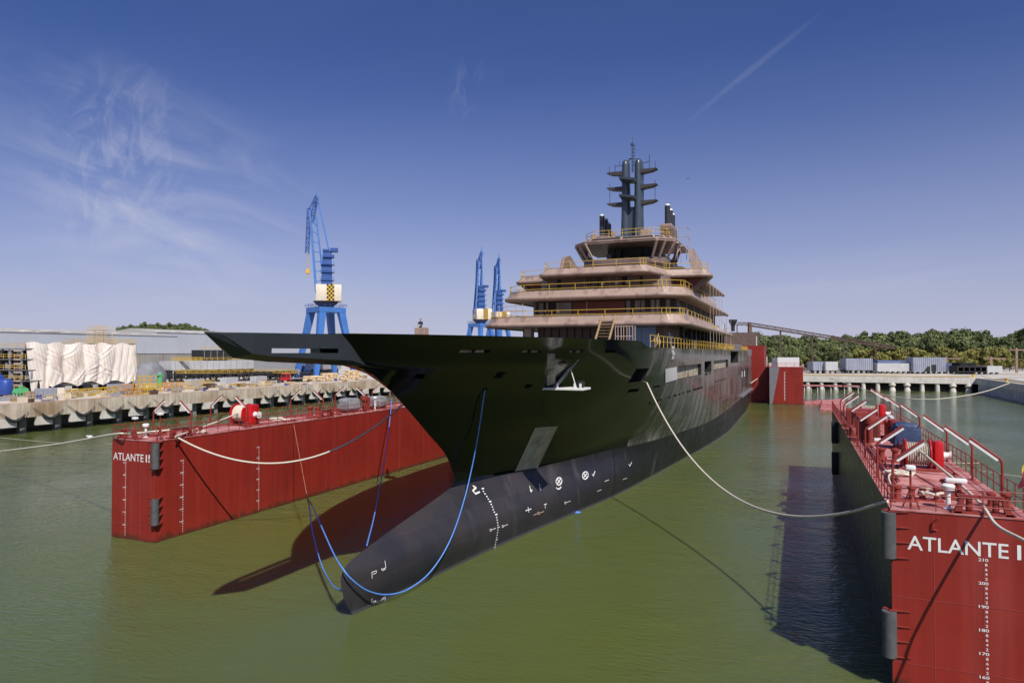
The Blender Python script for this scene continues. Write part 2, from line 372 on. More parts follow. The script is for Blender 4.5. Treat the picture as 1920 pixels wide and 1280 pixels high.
def ground_mat():
    m = bpy.data.materials.new('yard_ground'); m.use_nodes = True; N = m.node_tree.nodes; L = m.node_tree.links; b = N['Principled BSDF']
    b.inputs['Roughness'].default_value = 0.95; g = N.new('ShaderNodeNewGeometry')
    def nz(s):
        n = N.new('ShaderNodeTexNoise'); n.inputs['Scale'].default_value = s; n.inputs['Detail'].default_value = 8; L.new(g.outputs['Position'], n.inputs['Vector']); return n.outputs[0]
    r = N.new('ShaderNodeValToRGB'); L.new(nz(0.06), r.inputs[0]); e = r.color_ramp.elements
    e[0].position = 0.35; e[0].color = (0.42, 0.37, 0.30, 1); e[1].position = 0.62; e[1].color = (0.66, 0.62, 0.56, 1)
    x = N.new('ShaderNodeMix'); x.data_type = 'RGBA'; x.blend_type = 'MULTIPLY'; x.inputs[0].default_value = 0.6; L.new(r.outputs[0], x.inputs[6])
    r2 = N.new('ShaderNodeValToRGB'); L.new(nz(0.8), r2.inputs[0]); r2.color_ramp.elements[0].position = 0.3; r2.color_ramp.elements[0].color = (0.55, 0.55, 0.55, 1); r2.color_ramp.elements[1].position = 0.6
    L.new(r2.outputs[0], x.inputs[7]); L.new(x.outputs[2], b.inputs['Base Color'])
    bp = N.new('ShaderNodeBump'); bp.inputs['Distance'].default_value = 0.15; L.new(nz(1.5), bp.inputs['Height']); L.new(bp.outputs[0], b.inputs['Normal'])
    return m
def water_mat():
    m = bpy.data.materials.new('murky_water'); m.use_nodes = True; N = m.node_tree.nodes; L = m.node_tree.links; b = N['Principled BSDF']
    g = N.new('ShaderNodeNewGeometry')
    b.inputs['IOR'].default_value = 1.33; b.inputs['Roughness'].default_value = 0.07; b.inputs['Specular IOR Level'].default_value = 0.20; b.inputs['Subsurface Weight'].default_value = 1.0; b.inputs['Subsurface Radius'].default_value = (0.9, 1.0, 0.6); b.inputs['Subsurface Scale'].default_value = 1.6
    def nz(s, vs, rot=0.0, det=3, dist=0.0):
        mp = N.new('ShaderNodeMapping'); mp.inputs['Scale'].default_value = vs; mp.inputs['Rotation'].default_value = (0, 0, rot); L.new(g.outputs['Position'], mp.inputs[0])
        n = N.new('ShaderNodeTexNoise'); n.inputs['Scale'].default_value = s; n.inputs['Detail'].default_value = det; n.inputs['Distortion'].default_value = dist
        L.new(mp.outputs[0], n.inputs['Vector']); return n.outputs[0]
    r = N.new('ShaderNodeValToRGB'); L.new(nz(0.03, (1, 1, 1), 0, 5), r.inputs[0]); e = r.color_ramp.elements
    e[0].position = 0.35; e[0].color = (0.092, 0.111, 0.027, 1); e[1].position = 0.65; e[1].color = (0.080, 0.105, 0.037, 1)
    L.new(r.outputs[0], b.inputs['Base Color'])
    def mul(a, k):
        q = N.new('ShaderNodeMath'); q.operation = 'MULTIPLY'; L.new(a, q.inputs[0])
        if isinstance(k, float): q.inputs[1].default_value = k
        else: L.new(k, q.inputs[1])
        return q.outputs[0]
    def add(a, c):
        q = N.new('ShaderNodeMath'); q.operation = 'ADD'; L.new(a, q.inputs[0]); L.new(c, q.inputs[1]); return q.outputs[0]
    h = add(mul(nz(1.5, (1, 2.6, 1), -0.35, 3, 0.3), 1.0), add(mul(nz(5.0, (1, 2.0, 1), 0.15, 2, 0.2), 0.22), mul(nz(0.35, (1, 1.6, 1), -0.6, 2), 1.6)))
    calm = N.new('ShaderNodeMapRange'); L.new(nz(0.05, (1, 1, 1), 0, 2), calm.inputs[0]); calm.inputs[1].default_value = 0.35; calm.inputs[2].default_value = 0.65; calm.inputs[3].default_value = 0.45; calm.inputs[4].default_value = 1.0
    h = mul(h, calm.outputs[0])
    bp = N.new('ShaderNodeBump'); bp.inputs['Strength'].default_value = 0.8; bp.inputs['Distance'].default_value = 0.11; L.new(h, bp.inputs['Height']); L.new(bp.outputs[0], b.inputs['Normal'])
    return m
def leaf_mat(name, c1, c2):
    m = bpy.data.materials.new(name); m.use_nodes = True; N = m.node_tree.nodes; L = m.node_tree.links; b = N['Principled BSDF']; b.inputs['Roughness'].default_value = 0.75
    g = N.new('ShaderNodeNewGeometry'); n = N.new('ShaderNodeTexNoise'); n.inputs['Scale'].default_value = 0.25; n.inputs['Detail'].default_value = 3; L.new(g.outputs['Position'], n.inputs['Vector'])
    r = N.new('ShaderNodeValToRGB'); L.new(n.outputs[0], r.inputs[0]); e = r.color_ramp.elements
    e[0].position = 0.35; e[0].color = (*c1, 1); e[1].position = 0.65; e[1].color = (*c2, 1); L.new(r.outputs[0], b.inputs['Base Color'])
    b.inputs['Specular IOR Level'].default_value = 0.2
    return m

# ------------------------------------------------------------------ setting: water, land
GZ = 5.3
w_ = MB(); w_.add([(-3500, -600, 0), (3500, -600, 0), (3500, 5000, 0), (-3500, 5000, 0)], [(0, 1, 2, 3)])
tag(w_.build('water', water_mat()), None, None, kind='structure')
w_ = MB()
w_.prism([(-3500, -600), (-142, -600), (-142, 320), (62+8, 320), (62+8, -600), (3500, -600), (3500, 5000), (-3500, 5000)], -4, GZ)
M_ground = ground_mat()
tag(w_.build('ground', M_ground), None, None, kind='structure')
hl = MB(); hv = []; hf = []; nx, ny = 40, 14
for j in range(ny+1):
    for i in range(nx+1):
        x = -620+i*10.0; y = 470+j*16.0; t = math.sin(math.pi*min(1, max(0, i/nx)))**0.7*math.sin(math.pi*j/ny)
        hv.append((x, y, GZ-0.5+17*t+0.6*math.sin(x*.13+y*.07)*t))
for j in range(ny):
    for i in range(nx): a = j*(nx+1)+i; hf.append((a, a+1, a+nx+2, a+nx+1))
hl.add(hv, hf); tag(hl.build('hill', mat('hill_grass', (0.09, 0.10, 0.04), 0.95, var=0.3, scale=0.05), smooth=60), None, None, kind='structure')

# ------------------------------------------------------------------ the ship
CX = -23.7
ship = thing('ship', (CX, 110, 0), 'huge dark green unfinished yacht with brown primed decks, afloat between the red dock walls', 'ship')
WL = {  # z : polyline (Y, half breadth), first point is the stem
 -3.0: [(36.5, 0), (38, .35), (42, .9), (48, 1.8), (59, 3.6), (70, 5.6), (80, 6.6), (94, 7.9), (110, 9.5), (125, 10.8), (139, 11.3), (205, 11.0)],
 0.0: [(32.8, 0), (35.4, .48), (39.8, 1.0), (48, 2.05), (59.4, 4.0), (70, 5.8), (80, 6.9), (94, 8.2), (110, 9.7), (125, 10.8), (139, 11.3), (180, 11.2), (205, 10.6)],
 1.6: [(31.85, 0), (32.6, .35), (36, 1.0), (40, 1.5), (48, 2.32), (59, 4.1), (70, 6.0), (80, 7.2), (94, 8.7), (110, 10.1), (125, 10.9), (139, 11.3), (205, 11.0)],
 2.4: [(31.7, 0), (32.3, .32), (36, .95), (40, 1.42), (48, 2.2), (59, 3.95), (70, 5.9), (80, 7.3), (94, 8.9), (110, 10.4), (125, 11), (139, 11.3), (205, 11.1)],
 3.0: [(32.3, 0), (33.3, .22), (36, .60), (40, 1.08), (48, 1.9), (59, 3.7), (70, 5.7), (80, 7.35), (94, 9.1), (110, 10.6), (125, 11.1), (139, 11.3), (205, 11.1)],
 3.5: [(34.6, 0), (36.5, .28), (40, .70), (44, 1.2), (48, 1.62), (59, 3.45), (70, 5.5), (80, 7.4), (94, 9.2), (110, 10.7), (125, 11.1), (139, 11.3), (205, 11.1)],
 4.1: [(38.4, 0), (41, .34), (44, .74), (48, 1.2), (59, 3.15), (70, 5.3), (80, 7.5), (94, 9.3), (110, 10.8), (125, 11.2), (139, 11.3), (205, 11.1)],
 4.7: [(42.6, 0), (45, .34), (48, .82), (59, 2.95), (70, 5.3), (80, 7.6), (94, 9.5), (110, 10.9), (125, 11.2), (205, 11.2)],
 5.3: [(45.5, 0), (48, .5), (52, 1.4), (59, 3.0), (70, 5.4), (80, 7.8), (94, 9.8), (110, 11), (125, 11.3), (205, 11.2)],
 7.2: [(44.4, 0), (47, .9), (52, 2.2), (60, 4.4), (70, 6.9), (80, 9.0), (90, 10.2), (105, 11.1), (125, 11.35), (205, 11.3)],
 9.5: [(41.3, 0), (44, 1.2), (50, 3.3), (60, 6.3), (70, 8.7), (80, 10.2), (90, 10.9), (105, 11.3), (205, 11.35)],
 11.9: [(37.8, 0), (40, 1.3), (45, 3.4), (52, 6.0), (60, 8.5), (70, 10.2), (80, 10.9), (92, 11.3), (205, 11.4)],
 13.7: [(34.8, 0.05), (35.4, .85), (37, 2.0), (40, 3.5), (44, 5.15), (48, 6.6), (55, 8.7), (62, 10.1), (71, 11.0), (82, 11.3), (205, 11.4)],
 14.26: [(32.9, .85), (34.2, 1.55), (36.5, 2.75), (40, 4.35), (46, 6.7), (53, 8.7), (61, 10.3), (70, 11.1), (80, 11.35), (205, 11.4)],
 15.1: [(31.6, .92), (34, 2.3), (38, 4.4), (45, 6.95), (52, 9.2), (60, 10.6), (69, 11.25), (78, 11.4), (205, 11.4)],
 16.1: [(30.4, .95), (31.9, 2.2), (33.6, 3.4), (37, 5.25), (41, 6.95), (46, 8.6), (54, 10.2), (62, 11.1), (68, 11.35), (76, 11.4), (205, 11.4)]}
def pchip(P, x):
    n = len(P)
    if x <= P[0][0]: return P[0][1]
    if x >= P[-1][0]: return P[-1][1]
    d = [(P[i+1][1]-P[i][1])/(P[i+1][0]-P[i][0]) for i in range(n-1)]
    def sl(i):
        if i == 0: return d[0]*1.15
        if i == n-1: return d[-1]
        return 0 if d[i-1]*d[i] <= 0 else 2*d[i-1]*d[i]/(d[i-1]+d[i])
    for i in range(n-1):
        if x <= P[i+1][0]:
            h = P[i+1][0]-P[i][0]; t = (x-P[i][0])/h
            return (2*t**3-3*t*t+1)*P[i][1]+(t**3-2*t*t+t)*h*sl(i)+(-2*t**3+3*t*t)*P[i+1][1]+(t**3-t*t)*h*sl(i+1)
ZK = sorted(WL)
def stemY(z): return pchip([(k, WL[k][0][0]) for k in ZK], z)
def halfb(z, Y):
    """half breadth: relative position behind each stem, blended between waterlines"""
    z = min(max(z, ZK[0]), ZK[-1]); s = stemY(z)
    if Y < s: return -1.0
    vals = []
    for k in ZK:
        if abs(k-z) > 4.5: continue
        y = Y-s+WL[k][0][0] if Y < s+14 else Y + (WL[k][0][0]-s)*max(0, 1-(Y-s-14)/14)
        vals.append((k, pchip(WL[k], y)))
    return pchip(vals, z)
def hull_hit(px, py):
    r = ray(px, py); lo = None; t = 30.0
    def f(t):
        p = Vector((0, 0, H))+r*t; 
        if p.z < ZK[0] or p.z > 16.4: return 1.0
        hb = halfb(p.z, p.y)
        if hb < 0: return 1.0
        return (p.x-CX)-hb
    while t < 320:
        if f(t) <= 0: break
        t += 0.25
    lo, hi = t-0.25, t
    for _ in range(25):
        m = (lo+hi)/2
        if f(m) <= 0: hi = m
        else: lo = m
    return Vector((0, 0, H))+r*hi
def onhull(Y, z, off=0.03): 
    h0 = halfb(z, Y); e = 0.2
    n = Vector((1, -(halfb(z, Y+e)-halfb(z, Y-e if halfb(z, Y-e) >= 0 else Y))/(2*e if halfb(z, Y-e) >= 0 else e), -(halfb(z+e, Y)-halfb(z-e, Y))/(2*e))).normalized()
    return Vector((CX+h0, Y, z))+n*off

def hull_material():
    m = bpy.data.materials.new('hull_paint'); m.use_nodes = True; N = m.node_tree.nodes; L = m.node_tree.links; b = N['Principled BSDF']
    g = N.new('ShaderNodeNewGeometry'); s = N.new('ShaderNodeSeparateXYZ'); L.new(g.outputs['Position'], s.inputs[0]); X, Y, Z = s.outputs
    def mth(op, a, c=None, clamp=False):
        q = N.new('ShaderNodeMath'); q.operation = op; q.use_clamp = clamp
        for k, v in enumerate((a, c)):
            if v is None: continue
            if isinstance(v, (int, float)): q.inputs[k].default_value = v
            else: L.new(v, q.inputs[k])
        return q.outputs[0]
    def mr(x, a, c, d=0.0, e=1.0):
        q = N.new('ShaderNodeMapRange'); L.new(x, q.inputs[0])
        for k, v in zip((1, 2, 3, 4), (a, c, d, e)): q.inputs[k].default_value = v
        return q.outputs[0]
    def nz(sc, vs=(1, 1, 1), det=5):
        mp = N.new('ShaderNodeMapping'); mp.inputs['Scale'].default_value = vs; L.new(g.outputs['Position'], mp.inputs[0])
        n = N.new('ShaderNodeTexNoise'); n.inputs['Scale'].default_value = sc; n.inputs['Detail'].default_value = det; L.new(mp.outputs[0], n.inputs['Vector']); return n.outputs[0]
    def mix(f, a, c):
        q = N.new('ShaderNodeMix'); q.data_type = 'RGBA'; L.new(f, q.inputs[0])
        for k, v in ((6, a), (7, c)):
            if isinstance(v, tuple): q.inputs[k].default_value = (*v, 1)
            else: L.new(v, q.inputs[k])
        return q.outputs[2]
    # paint line: a touch lower towards the stern
    line = mr(Y, 46, 110, 5.05, 4.3)
    under = mr(mth('SUBTRACT', line, Z), -0.02, 0.02)
    # masked and faired grey panels aft: blocky cells plus vertical streaks
    cell = N.new('ShaderNodeTexBrick'); mp = N.new('ShaderNodeMapping'); mp.inputs['Rotation'].default_value = (math.pi/2, 0, math.pi/2); mp.inputs['Scale'].default_value = (1, 1, 1)
    com = N.new('ShaderNodeCombineXYZ'); L.new(Y, com.inputs[0]); L.new(Z, com.inputs[1]); L.new(com.outputs[0], cell.inputs[0])
    cell.inputs['Scale'].default_value = 1; cell.inputs['Brick Width'].default_value = 7.5; cell.inputs['Row Height'].default_value = 3.3; cell.inputs['Mortar Size'].default_value = 0.0; cell.offset = 0.37
    cell.inputs['Color1'].default_value = (0, 0, 0, 1); cell.inputs['Color2'].default_value = (1, 1, 1, 1); cell.inputs['Bias'].default_value = 0.0
    streak = nz(0.9, (1, 1, 0.10), 6)
    aft = mr(Y, 74.0, 74.3); upg = mth('MULTIPLY', mr(Y, 62, 66), mr(Z, 12.6, 12.9))
    grey = mth('MULTIPLY', mth('MAXIMUM', aft, upg), mth('ADD', mth('MULTIPLY', cell.outputs[0], 0.55), mr(streak, 0.38, 0.60, 0.0, 0.6), True))
    green = (0.0036, 0.0050, 0.0052)
    gcol = mix(mr(streak, 0.35, 0.65), (0.105, 0.103, 0.098), (0.225, 0.21, 0.19))
    top = mix(grey, green, gcol)
    af = mix(mr(nz(0.35, (1, 1, 1)), 0.4, 0.6), (0.031, 0.030, 0.038), (0.046, 0.040, 0.043)); af = mix(mr(Y, 52, 78), af, (0.013, 0.013, 0.015))
    af = mix(mr(nz(0.5, (1, 1, 0.2), 6), 0.58, 0.72), af, (0.068, 0.06, 0.06))
    sb = N.new('ShaderNodeTexBrick'); L.new(com.outputs[0], sb.inputs[0]); sb.inputs['Scale'].default_value = 1; sb.inputs['Brick Width'].default_value = 8.0; sb.inputs['Row Height'].default_value = 1.75; sb.inputs['Mortar Size'].default_value = 0.012
    sb.inputs['Color1'].default_value = (.86, .86, .86, 1); sb.inputs['Color2'].default_value = (1.1, 1.1, 1.1, 1); sb.inputs['Mortar'].default_value = (1.5, 1.4, 1.4, 1)
    am = N.new('ShaderNodeMix'); am.data_type = 'RGBA'; am.blend_type = 'MULTIPLY'; am.inputs[0].default_value = 1; L.new(af, am.inputs[6]); L.new(sb.outputs[0], am.inputs[7]); af = am.outputs[2]
    wet = mr(Z, 0.16, 0.22, 1, 0); L.new(mix(wet, mix(under, top, af), (0.085, 0.085, 0.095)), b.inputs['Base Color'])
    rg = mix(under, mix(grey, (0.13, 0.13, 0.13), (0.28, 0.28, 0.28)), mix(mr(nz(0.8), 0.3, 0.7), (0.36, 0.36, 0.36), (0.5, 0.5, 0.5)))
    L.new(rg, b.inputs['Roughness']); b.inputs['IOR'].default_value = 1.36
    # faint plate waviness
    bp = N.new('ShaderNodeBump'); bp.inputs['Strength'].default_value = 0.35; bp.inputs['Distance'].default_value = 0.012; L.new(nz(0.55, (1, 1, 1), 2), bp.inputs['Height']); L.new(bp.outputs[0], b.inputs['Normal'])
    return m
M_hull = hull_material()
M_bow = mat('bow_slate', (0.022, 0.029, 0.034), 0.38, var=0.06, scale=1)

def build_hull():
    zs = [-3, -2, -1, 0, .4, .8, 1.2, 1.6, 2.0, 2.4, 2.7, 3.0, 3.25, 3.5, 3.8, 4.1, 4.4, 4.7, 5.0, 5.3, 5.75, 6.2, 6.7, 7.2, 7.8, 8.4, 8.9, 9.5, 10.1, 10.7, 11.3, 11.9, 12.5, 13.1, 13.7, 14.0, 14.26, 14.7, 15.1, 15.5, 16.1]
    NJ = 120; rows = []
    for z in zs:
        s = stemY(z); r = []
        for j in range(NJ+1):
            t = j/NJ; Y = s+(205-s)*(0.35*t+0.65*t**2.2) if j else s
            hb = max(0.0, halfb(z, Y)); zz = z
            if z == 16.1: zz = 16.03-0.53*min(1, max(0, (Y-60.6)/0.5))
            if z == 15.5 and Y > 60.6: zz = 15.35
            r.append((hb, Y, zz))
        rows.append(r)
    bm = bmesh.new(); nr = len(rows)
    VP = [[bm.verts.new((CX+h, Y, z)) for h, Y, z in r] for r in rows]
    VS = [[bm.verts.new((CX-h, Y, z)) for h, Y, z in r] for r in rows]
    def q(*v):
        try: bm.faces.new(v)
        except ValueError: pass
    for i in range(nr-1):
        for j in range(NJ):
            q(VP[i][j], VP[i][j+1], VP[i+1][j+1], VP[i+1][j]); q(VS[i][j], VS[i+1][j], VS[i+1][j+1], VS[i][j+1])
        q(VP[i][NJ], VS[i][NJ], VS[i+1][NJ], VP[i+1][NJ]); q(VP[i][0], VP[i+1][0], VS[i+1][0], VS[i][0])
    for j in range(NJ):
        q(VP[0][j], VS[0][j], VS[0][j+1], VP[0][j+1]); q(VP[-1][j], VP[-1][j+1], VS[-1][j+1], VS[-1][j])
    bmesh.ops.remove_doubles(bm, verts=bm.verts, dist=0.004); bmesh.ops.dissolve_degenerate(bm, dist=0.002, edges=bm.edges)
    bmesh.ops.recalc_face_normals(bm, faces=bm.faces)
    me = bpy.data.meshes.new('hull'); bm.to_mesh(me); bm.free()
    me.materials.append(M_hull); me.materials.append(M_dark)
    o = bpy.data.objects.new('hull', me); COL.objects.link(o)
    # openings, cut as real recesses: (px0, py0, px1, py1, depth)
    cuts = [(862, 655.5, 889, 661, 1.2), (891, 655.5, 919, 661, 1.2), (980, 656, 994, 661, 1.2), (996, 656, 1014, 661, 1.2), (1069, 656, 1078, 661, 1.1), (1081, 656, 1093, 661, 1.1), (1134, 657, 1157, 661, 1.1),
            (777, 701, 797, 710, 1.2), (930, 697, 945, 708, 1.2), (985, 720, 997, 727, 1.2), (905, 727, 914, 732, 1.2),
            (1186, 691, 1211, 716, 3.0), (1178, 729, 1197, 734.5, 1.0), (1225, 723, 1237, 726, 1.0),
            (1269, 684, 1315, 707, 1.3), (1321, 677, 1334, 698, 3.0), (1338, 675, 1365, 691, 1.2), (1370, 659, 1384, 680, 3.0),
            (1322, 700, 1327, 703, .8), (1329, 699, 1333, 701, .8), (1391, 693, 1394, 707, .8), (1395.5, 692, 1398.5, 706, .8), (1400, 690, 1402.5, 704, .8)]
    for x in (1218, 1233.5, 1239, 1254.5, 1264.5, 1267, 1274, 1281, 1289.5, 1294, 1301.5, 1305, 1308.5, 1312, 1316): cuts.append((x-1.5, 755.5-(x-1218)*0.30-1.8, x+1.5, 755.5-(x-1218)*0.30+2.0, .6))
    for x in (1342, 1346, 1350, 1353, 1357, 1360): cuts.append((x-.9, 715.5-(x-1342)*0.33-1.3, x+.9, 715.5-(x-1342)*0.33+1.5, .5))
    for x in (1349, 1353, 1357, 1360): cuts.append((x-.8, 748-(x-1349)*0.5-1.3, x+.8, 748-(x-1349)*0.5+1.3, .5))
    cb = bmesh.new()
    for x0, y0, x1, y1, dep in cuts:
        a = hull_hit(x0, (y0+y1)/2); b = hull_hit(x1, (y0+y1)/2); c = hull_hit((x0+x1)/2, y0); d = hull_hit((x0+x1)/2, y1)
        u = (b-a); u.z = 0; n = Vector((u.y, -u.x, 0)).normalized(); mid = (a+b)/2; z0, z1 = d.z, c.z
        sk = 0.0
        vs = []
        for k in (0.5, -dep):
            for p in (a, b):
                for z in (z0, z1):
                    w = p+n*k; vs.append(cb.verts.new((w.x, w.y, z)))
        for f in ((0, 1, 3, 2), (4, 6, 7, 5), (0, 4, 5, 1), (2, 3, 7, 6), (0, 2, 6, 4), (1, 5, 7, 3)): cb.faces.new([vs[i] for i in f])
    bmesh.ops.recalc_face_normals(cb, faces=cb.faces)
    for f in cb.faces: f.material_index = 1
    cme = bpy.data.meshes.new('cut'); cb.to_mesh(cme); cb.free(); cme.materials.append(M_hull); cme.materials.append(M_dark)
    co = bpy.data.objects.new('cut', cme); COL.objects.link(co)
    md = o.modifiers.new('b', 'BOOLEAN'); md.operation = 'DIFFERENCE'; md.solver = 'MANIFOLD'; md.object = co
    dg = bpy.context.evaluated_depsgraph_get(); dg.update()
    nm = bpy.data.meshes.new_from_object(o.evaluated_get(dg)); o.modifiers.clear(); o.data = nm; nm.name = 'hull'
    bpy.data.objects.remove(co)
    nm.transform(Matrix.Translation(-ship.location)); nm.polygons.foreach_set('use_smooth', [True]*len(nm.polygons)); nm.set_sharp_from_angle(angle=math.radians(28))
    o.parent = ship; return o, cuts
hull, CUTS = build_hull()
hull['label'] = 'glossy black green hull with dark grey underwater paint and bulb'

def pts_hull(pxs, off=0.03): 
    out = []
    for p in pxs:
        h = hull_hit(*p); out.append(onhull(h.y, h.z, off))
    return out
def decal(name, pxs, m, n=8, off=0.03, label=None):
    """quad patch lying on the curved hull; pxs = 4 corners"""
    mb = MB(); vs = []
    for j in range(n+1):
        for i in range(n+1):
            u, v = i/n, j/n; q = [(pxs[0][k]*(1-u)+pxs[1][k]*u)*(1-v)+(pxs[3][k]*(1-u)+pxs[2][k]*u)*v for k in (0, 1)]
            h = hull_hit(*q); vs.append(onhull(h.y, h.z, off))
    mb.add(vs, [(j*(n+1)+i, j*(n+1)+i+1, (j+1)*(n+1)+i+1, (j+1)*(n+1)+i) for j in range(n) for i in range(n)])
    return mb.build(name, m, hull, smooth=60, label=label)
M_anchor = mat('anchor_plate', (0.36, 0.33, 0.27), 0.42, var=0.25, scale=0.8, streak=0.2, col2=(0.42, 0.36, 0.26), lo=0.5, hi=0.56)
M_fair = mat('fairing_pale', (0.33, 0.30, 0.27), 0.8, var=0.25, scale=1.2, streak=0.25, col2=(0.14, 0.13, 0.12), lo=0.56, hi=0.62)
decal('anchor_plate', [(1003, 801), (1046, 798), (1008, 876), (965, 883)], M_anchor, 10, 0.03, 'bare metal anchor plate slanting down the bow')
decal('bare_strip', [(1025, 662), (1040, 662), (1041, 720), (1025, 722)], M_fair, 8, 0.03, 'bare pale strip on the hull beside the fold-out platform')
decal('side_panel', [(1247, 691), (1268.5, 687), (1268.5, 711), (1247, 717)], M_white, 6, 0.05, 'white square panel on the ship side')
M_rec = mat('recess_wall', (0.42, 0.37, 0.28), 0.8, var=0.25, scale=1.5, streak=0.3, col2=(0.25, 0.17, 0.10), lo=0.5, hi=0.6)
# lit back walls inside the long recesses
for (x0, y0, x1, y1) in ((1269, 684, 1315, 707), (1338, 675, 1365, 691)):
    a = hull_hit(x0, (y0+y1)/2); b = hull_hit(x1, (y0+y1)/2); c = hull_hit((x0+x1)/2, y0); d = hull_hit((x0+x1)/2, y1)
    u = (b-a); u.z = 0; n = Vector((u.y, -u.x, 0)).normalized(); mb = MB(); a2 = a-n*0.35+u.normalized()*0.02; b2 = b-n*0.35-u.normalized()*(0.9 if x0 < 1300 else .5)
    mb.extr([(a2.x, a2.y, d.z+.01), (b2.x, b2.y, d.z+.01), (b2.x, b2.y, c.z-.01), (a2.x, a2.y, c.z-.01)], -n*0.3); mb.build('recess_wall', M_rec, hull)
# pale interior of small slots and windows
for (x0, y0, x1, y1) in ((862, 655.5, 889, 661), (891, 655.5, 912, 661), (982, 656, 994, 661), (999, 656, 1014, 661), (1071, 656, 1078, 661), (1083, 656, 1093, 661), (1391, 693, 1394, 707), (1395.5, 692, 1398.5, 706)):
    a = hull_hit(x0, (y0+y1)/2); b = hull_hit(x1, (y0+y1)/2); c = hull_hit((x0+x1)/2, y0); d = hull_hit((x0+x1)/2, y1)
    u = (b-a); u.z = 0; n = Vector((u.y, -u.x, 0)).normalized(); mb = MB(); a2 = a-n*0.22+u.normalized()*.01; b2 = b-n*0.22-u.normalized()*0.01
    h = (c.z-d.z)
    mb.extr([(a2.x, a2.y, d.z+.01), (b2.x, b2.y, d.z+.01), (b2.x, b2.y, c.z-h*.08), (a2.x, a2.y, c.z-h*.08)], -n*0.3); mb.build('slot_lining', M_white if x0 > 1300 else M_brown, hull)
# white hull markings: shapes drawn in pixels of the curved plating then laid onto it
def strokes(name, segs, w, label=None, m=None):
    mb = MB()
    for s in segs:
        P = [hull_hit(*p) for p in s]
        for a, b in zip(P[:-1], P[1:]):
            d = (b-a); k = max(1, int(d.length/0.35)); 
            for i in range(k):
                p = a+d*i/k; q = a+d*(i+1)/k; p = onhull(p.y, p.z, .035); q = onhull(q.y, q.z, .035); t = (q-p).normalized()
                n = (onhull(p.y, p.z, 1)-onhull(p.y, p.z, 0)).normalized(); sd = t.cross(n)*w/2; e = t*w*0.25
                mb.add([p-sd-e, p+sd-e, q+sd+e, q-sd+e], [(0, 1, 2, 3)])
    return mb.build(name, m or M_white, hull, label=label)
def circ(cx, cy, rx, ry, n=16, a0=0, a1=2*math.pi, rot=0.0):
    out = []
    for i in range(n+1):
        t = a0+(a1-a0)*i/n; x, y = rx*math.cos(t), ry*math.sin(t); out.append((cx+x*math.cos(rot)-y*math.sin(rot), cy+x*math.sin(rot)+y*math.cos(rot)))
    return out
strokes('thruster_mark', [circ(1047.5, 902, 5.3, 7.2, rot=.25), [(1044.5, 906.5), (1050.5, 897.5)], [(1044, 898), (1051, 906)], [(1042.5, 914), (1045, 916.5), (1048.5, 916), (1051.5, 912.5)]], .11, 'crossed circle mark nearer the bow')
strokes('thruster_mark', [circ(1097, 891, 5.2, 7.2, rot=.35), [(1093.5, 895), (1100, 887)], [(1094, 887), (1100, 895.5)]], .11, 'crossed circle mark further aft')
for a, b in (((992.5, 911), (995.5, 922)), ((1011, 907), (1012.3, 919)), ((1115, 883), (1112, 892)), ((1184, 866), (1180.5, 873.5))):
    strokes('arrow_mark', [[a, b], [(b[0]-2.2, b[1]-3.5), b, (b[0]+1.6, b[1]-4.2)]], .09)
strokes('bulb_mark', [[(886.5, 911), (892, 914), (886, 920), (891, 925.5), (898.5, 922)]], .14)
strokes('corner_mark', [[(697, 1083), (696.5, 1072), (705, 1069), (705, 1073)], [(699, 1075.5), (704, 1073.5)]], .045)
strokes('corner_mark', [[(721, 1051), (722.5, 1063.5), (714.5, 1067), (714.5, 1065)], [(716, 1069), (722, 1066)]], .045)
strokes('corner_mark', [[(697, 1120.5), (696, 1129), (704.5, 1125.5)], [(698, 1131.5), (704, 1128)], [(699, 1127), (704, 1124.5)]], .045)
strokes('corner_mark', [[(714, 1124), (722, 1119.5), (721, 1128)], [(715, 1121.5), (721.5, 1117)]], .045)
strokes('cross_mark', [[(985, 957), (995.5, 953.5)], [(989.5, 950.5), (991, 959.5)]], .08)
strokes('letter_mark', [[(1019.5, 945.5), (1024.5, 944)], [(1022, 945), (1021.5, 952)]], .07)
for x, y, c in ((922, 993, 1), (944.5, 986, 1), (1062, 942, 1), (1134, 902.5, 0), (1168, 899, 0), (1120, 921, 0)):
    sg = [circ(x-2.5, y, 1.6, 2.0, 8), [(x-.5, y-.6), (x+7, y-3.4)]]
    strokes('plug_mark', sg if c else sg[1:], .055)
strokes('plug_mark', [[(1000, 965), (1006, 962.5)], [(1012, 961), (1019, 958)], circ(1009, 961.5, 2, 2, 8)], .07, None, mat('rust_mark', (0.6, 0.42, 0.3), 0.8))
# draft scale on the bow: dashes curving with the bulb
dm = MB()
for i in range(24):
    z = 4.5-i*0.19; p = onhull(48.0, z, .035); q = onhull(48.0+(0.32 if i % 5 == 0 else .16), z, .035); p2 = onhull(48.0, z-.09, .035); q2 = onhull(48.0+(0.32 if i % 5 == 0 else .16), z-.09, .035)
    dm.add([p, q, q2, p2], [(0, 1, 2, 3)])
dm.build('draft_scale', M_white, hull, label='white draft scale curving down the bulb')
sm = MB()
for px, py in ((1259, 661), (1259, 673)):
    for k in range(2):
        a = hull_hit(px+k*2.6, py); mb_ = a
        for dz in (0.0, .45): sm.add([onhull(a.y, a.z+dz), onhull(a.y+.5, a.z+dz), onhull(a.y+.5, a.z+dz+.25), onhull(a.y, a.z+dz+.25)], [(0, 1, 2, 3)])
        sm.add([onhull(a.y, a.z), onhull(a.y+.18, a.z), onhull(a.y+.18, a.z+.7), onhull(a.y, a.z+.7)], [(0, 1, 2, 3)])
sm.build('small_lettering', M_white, hull)

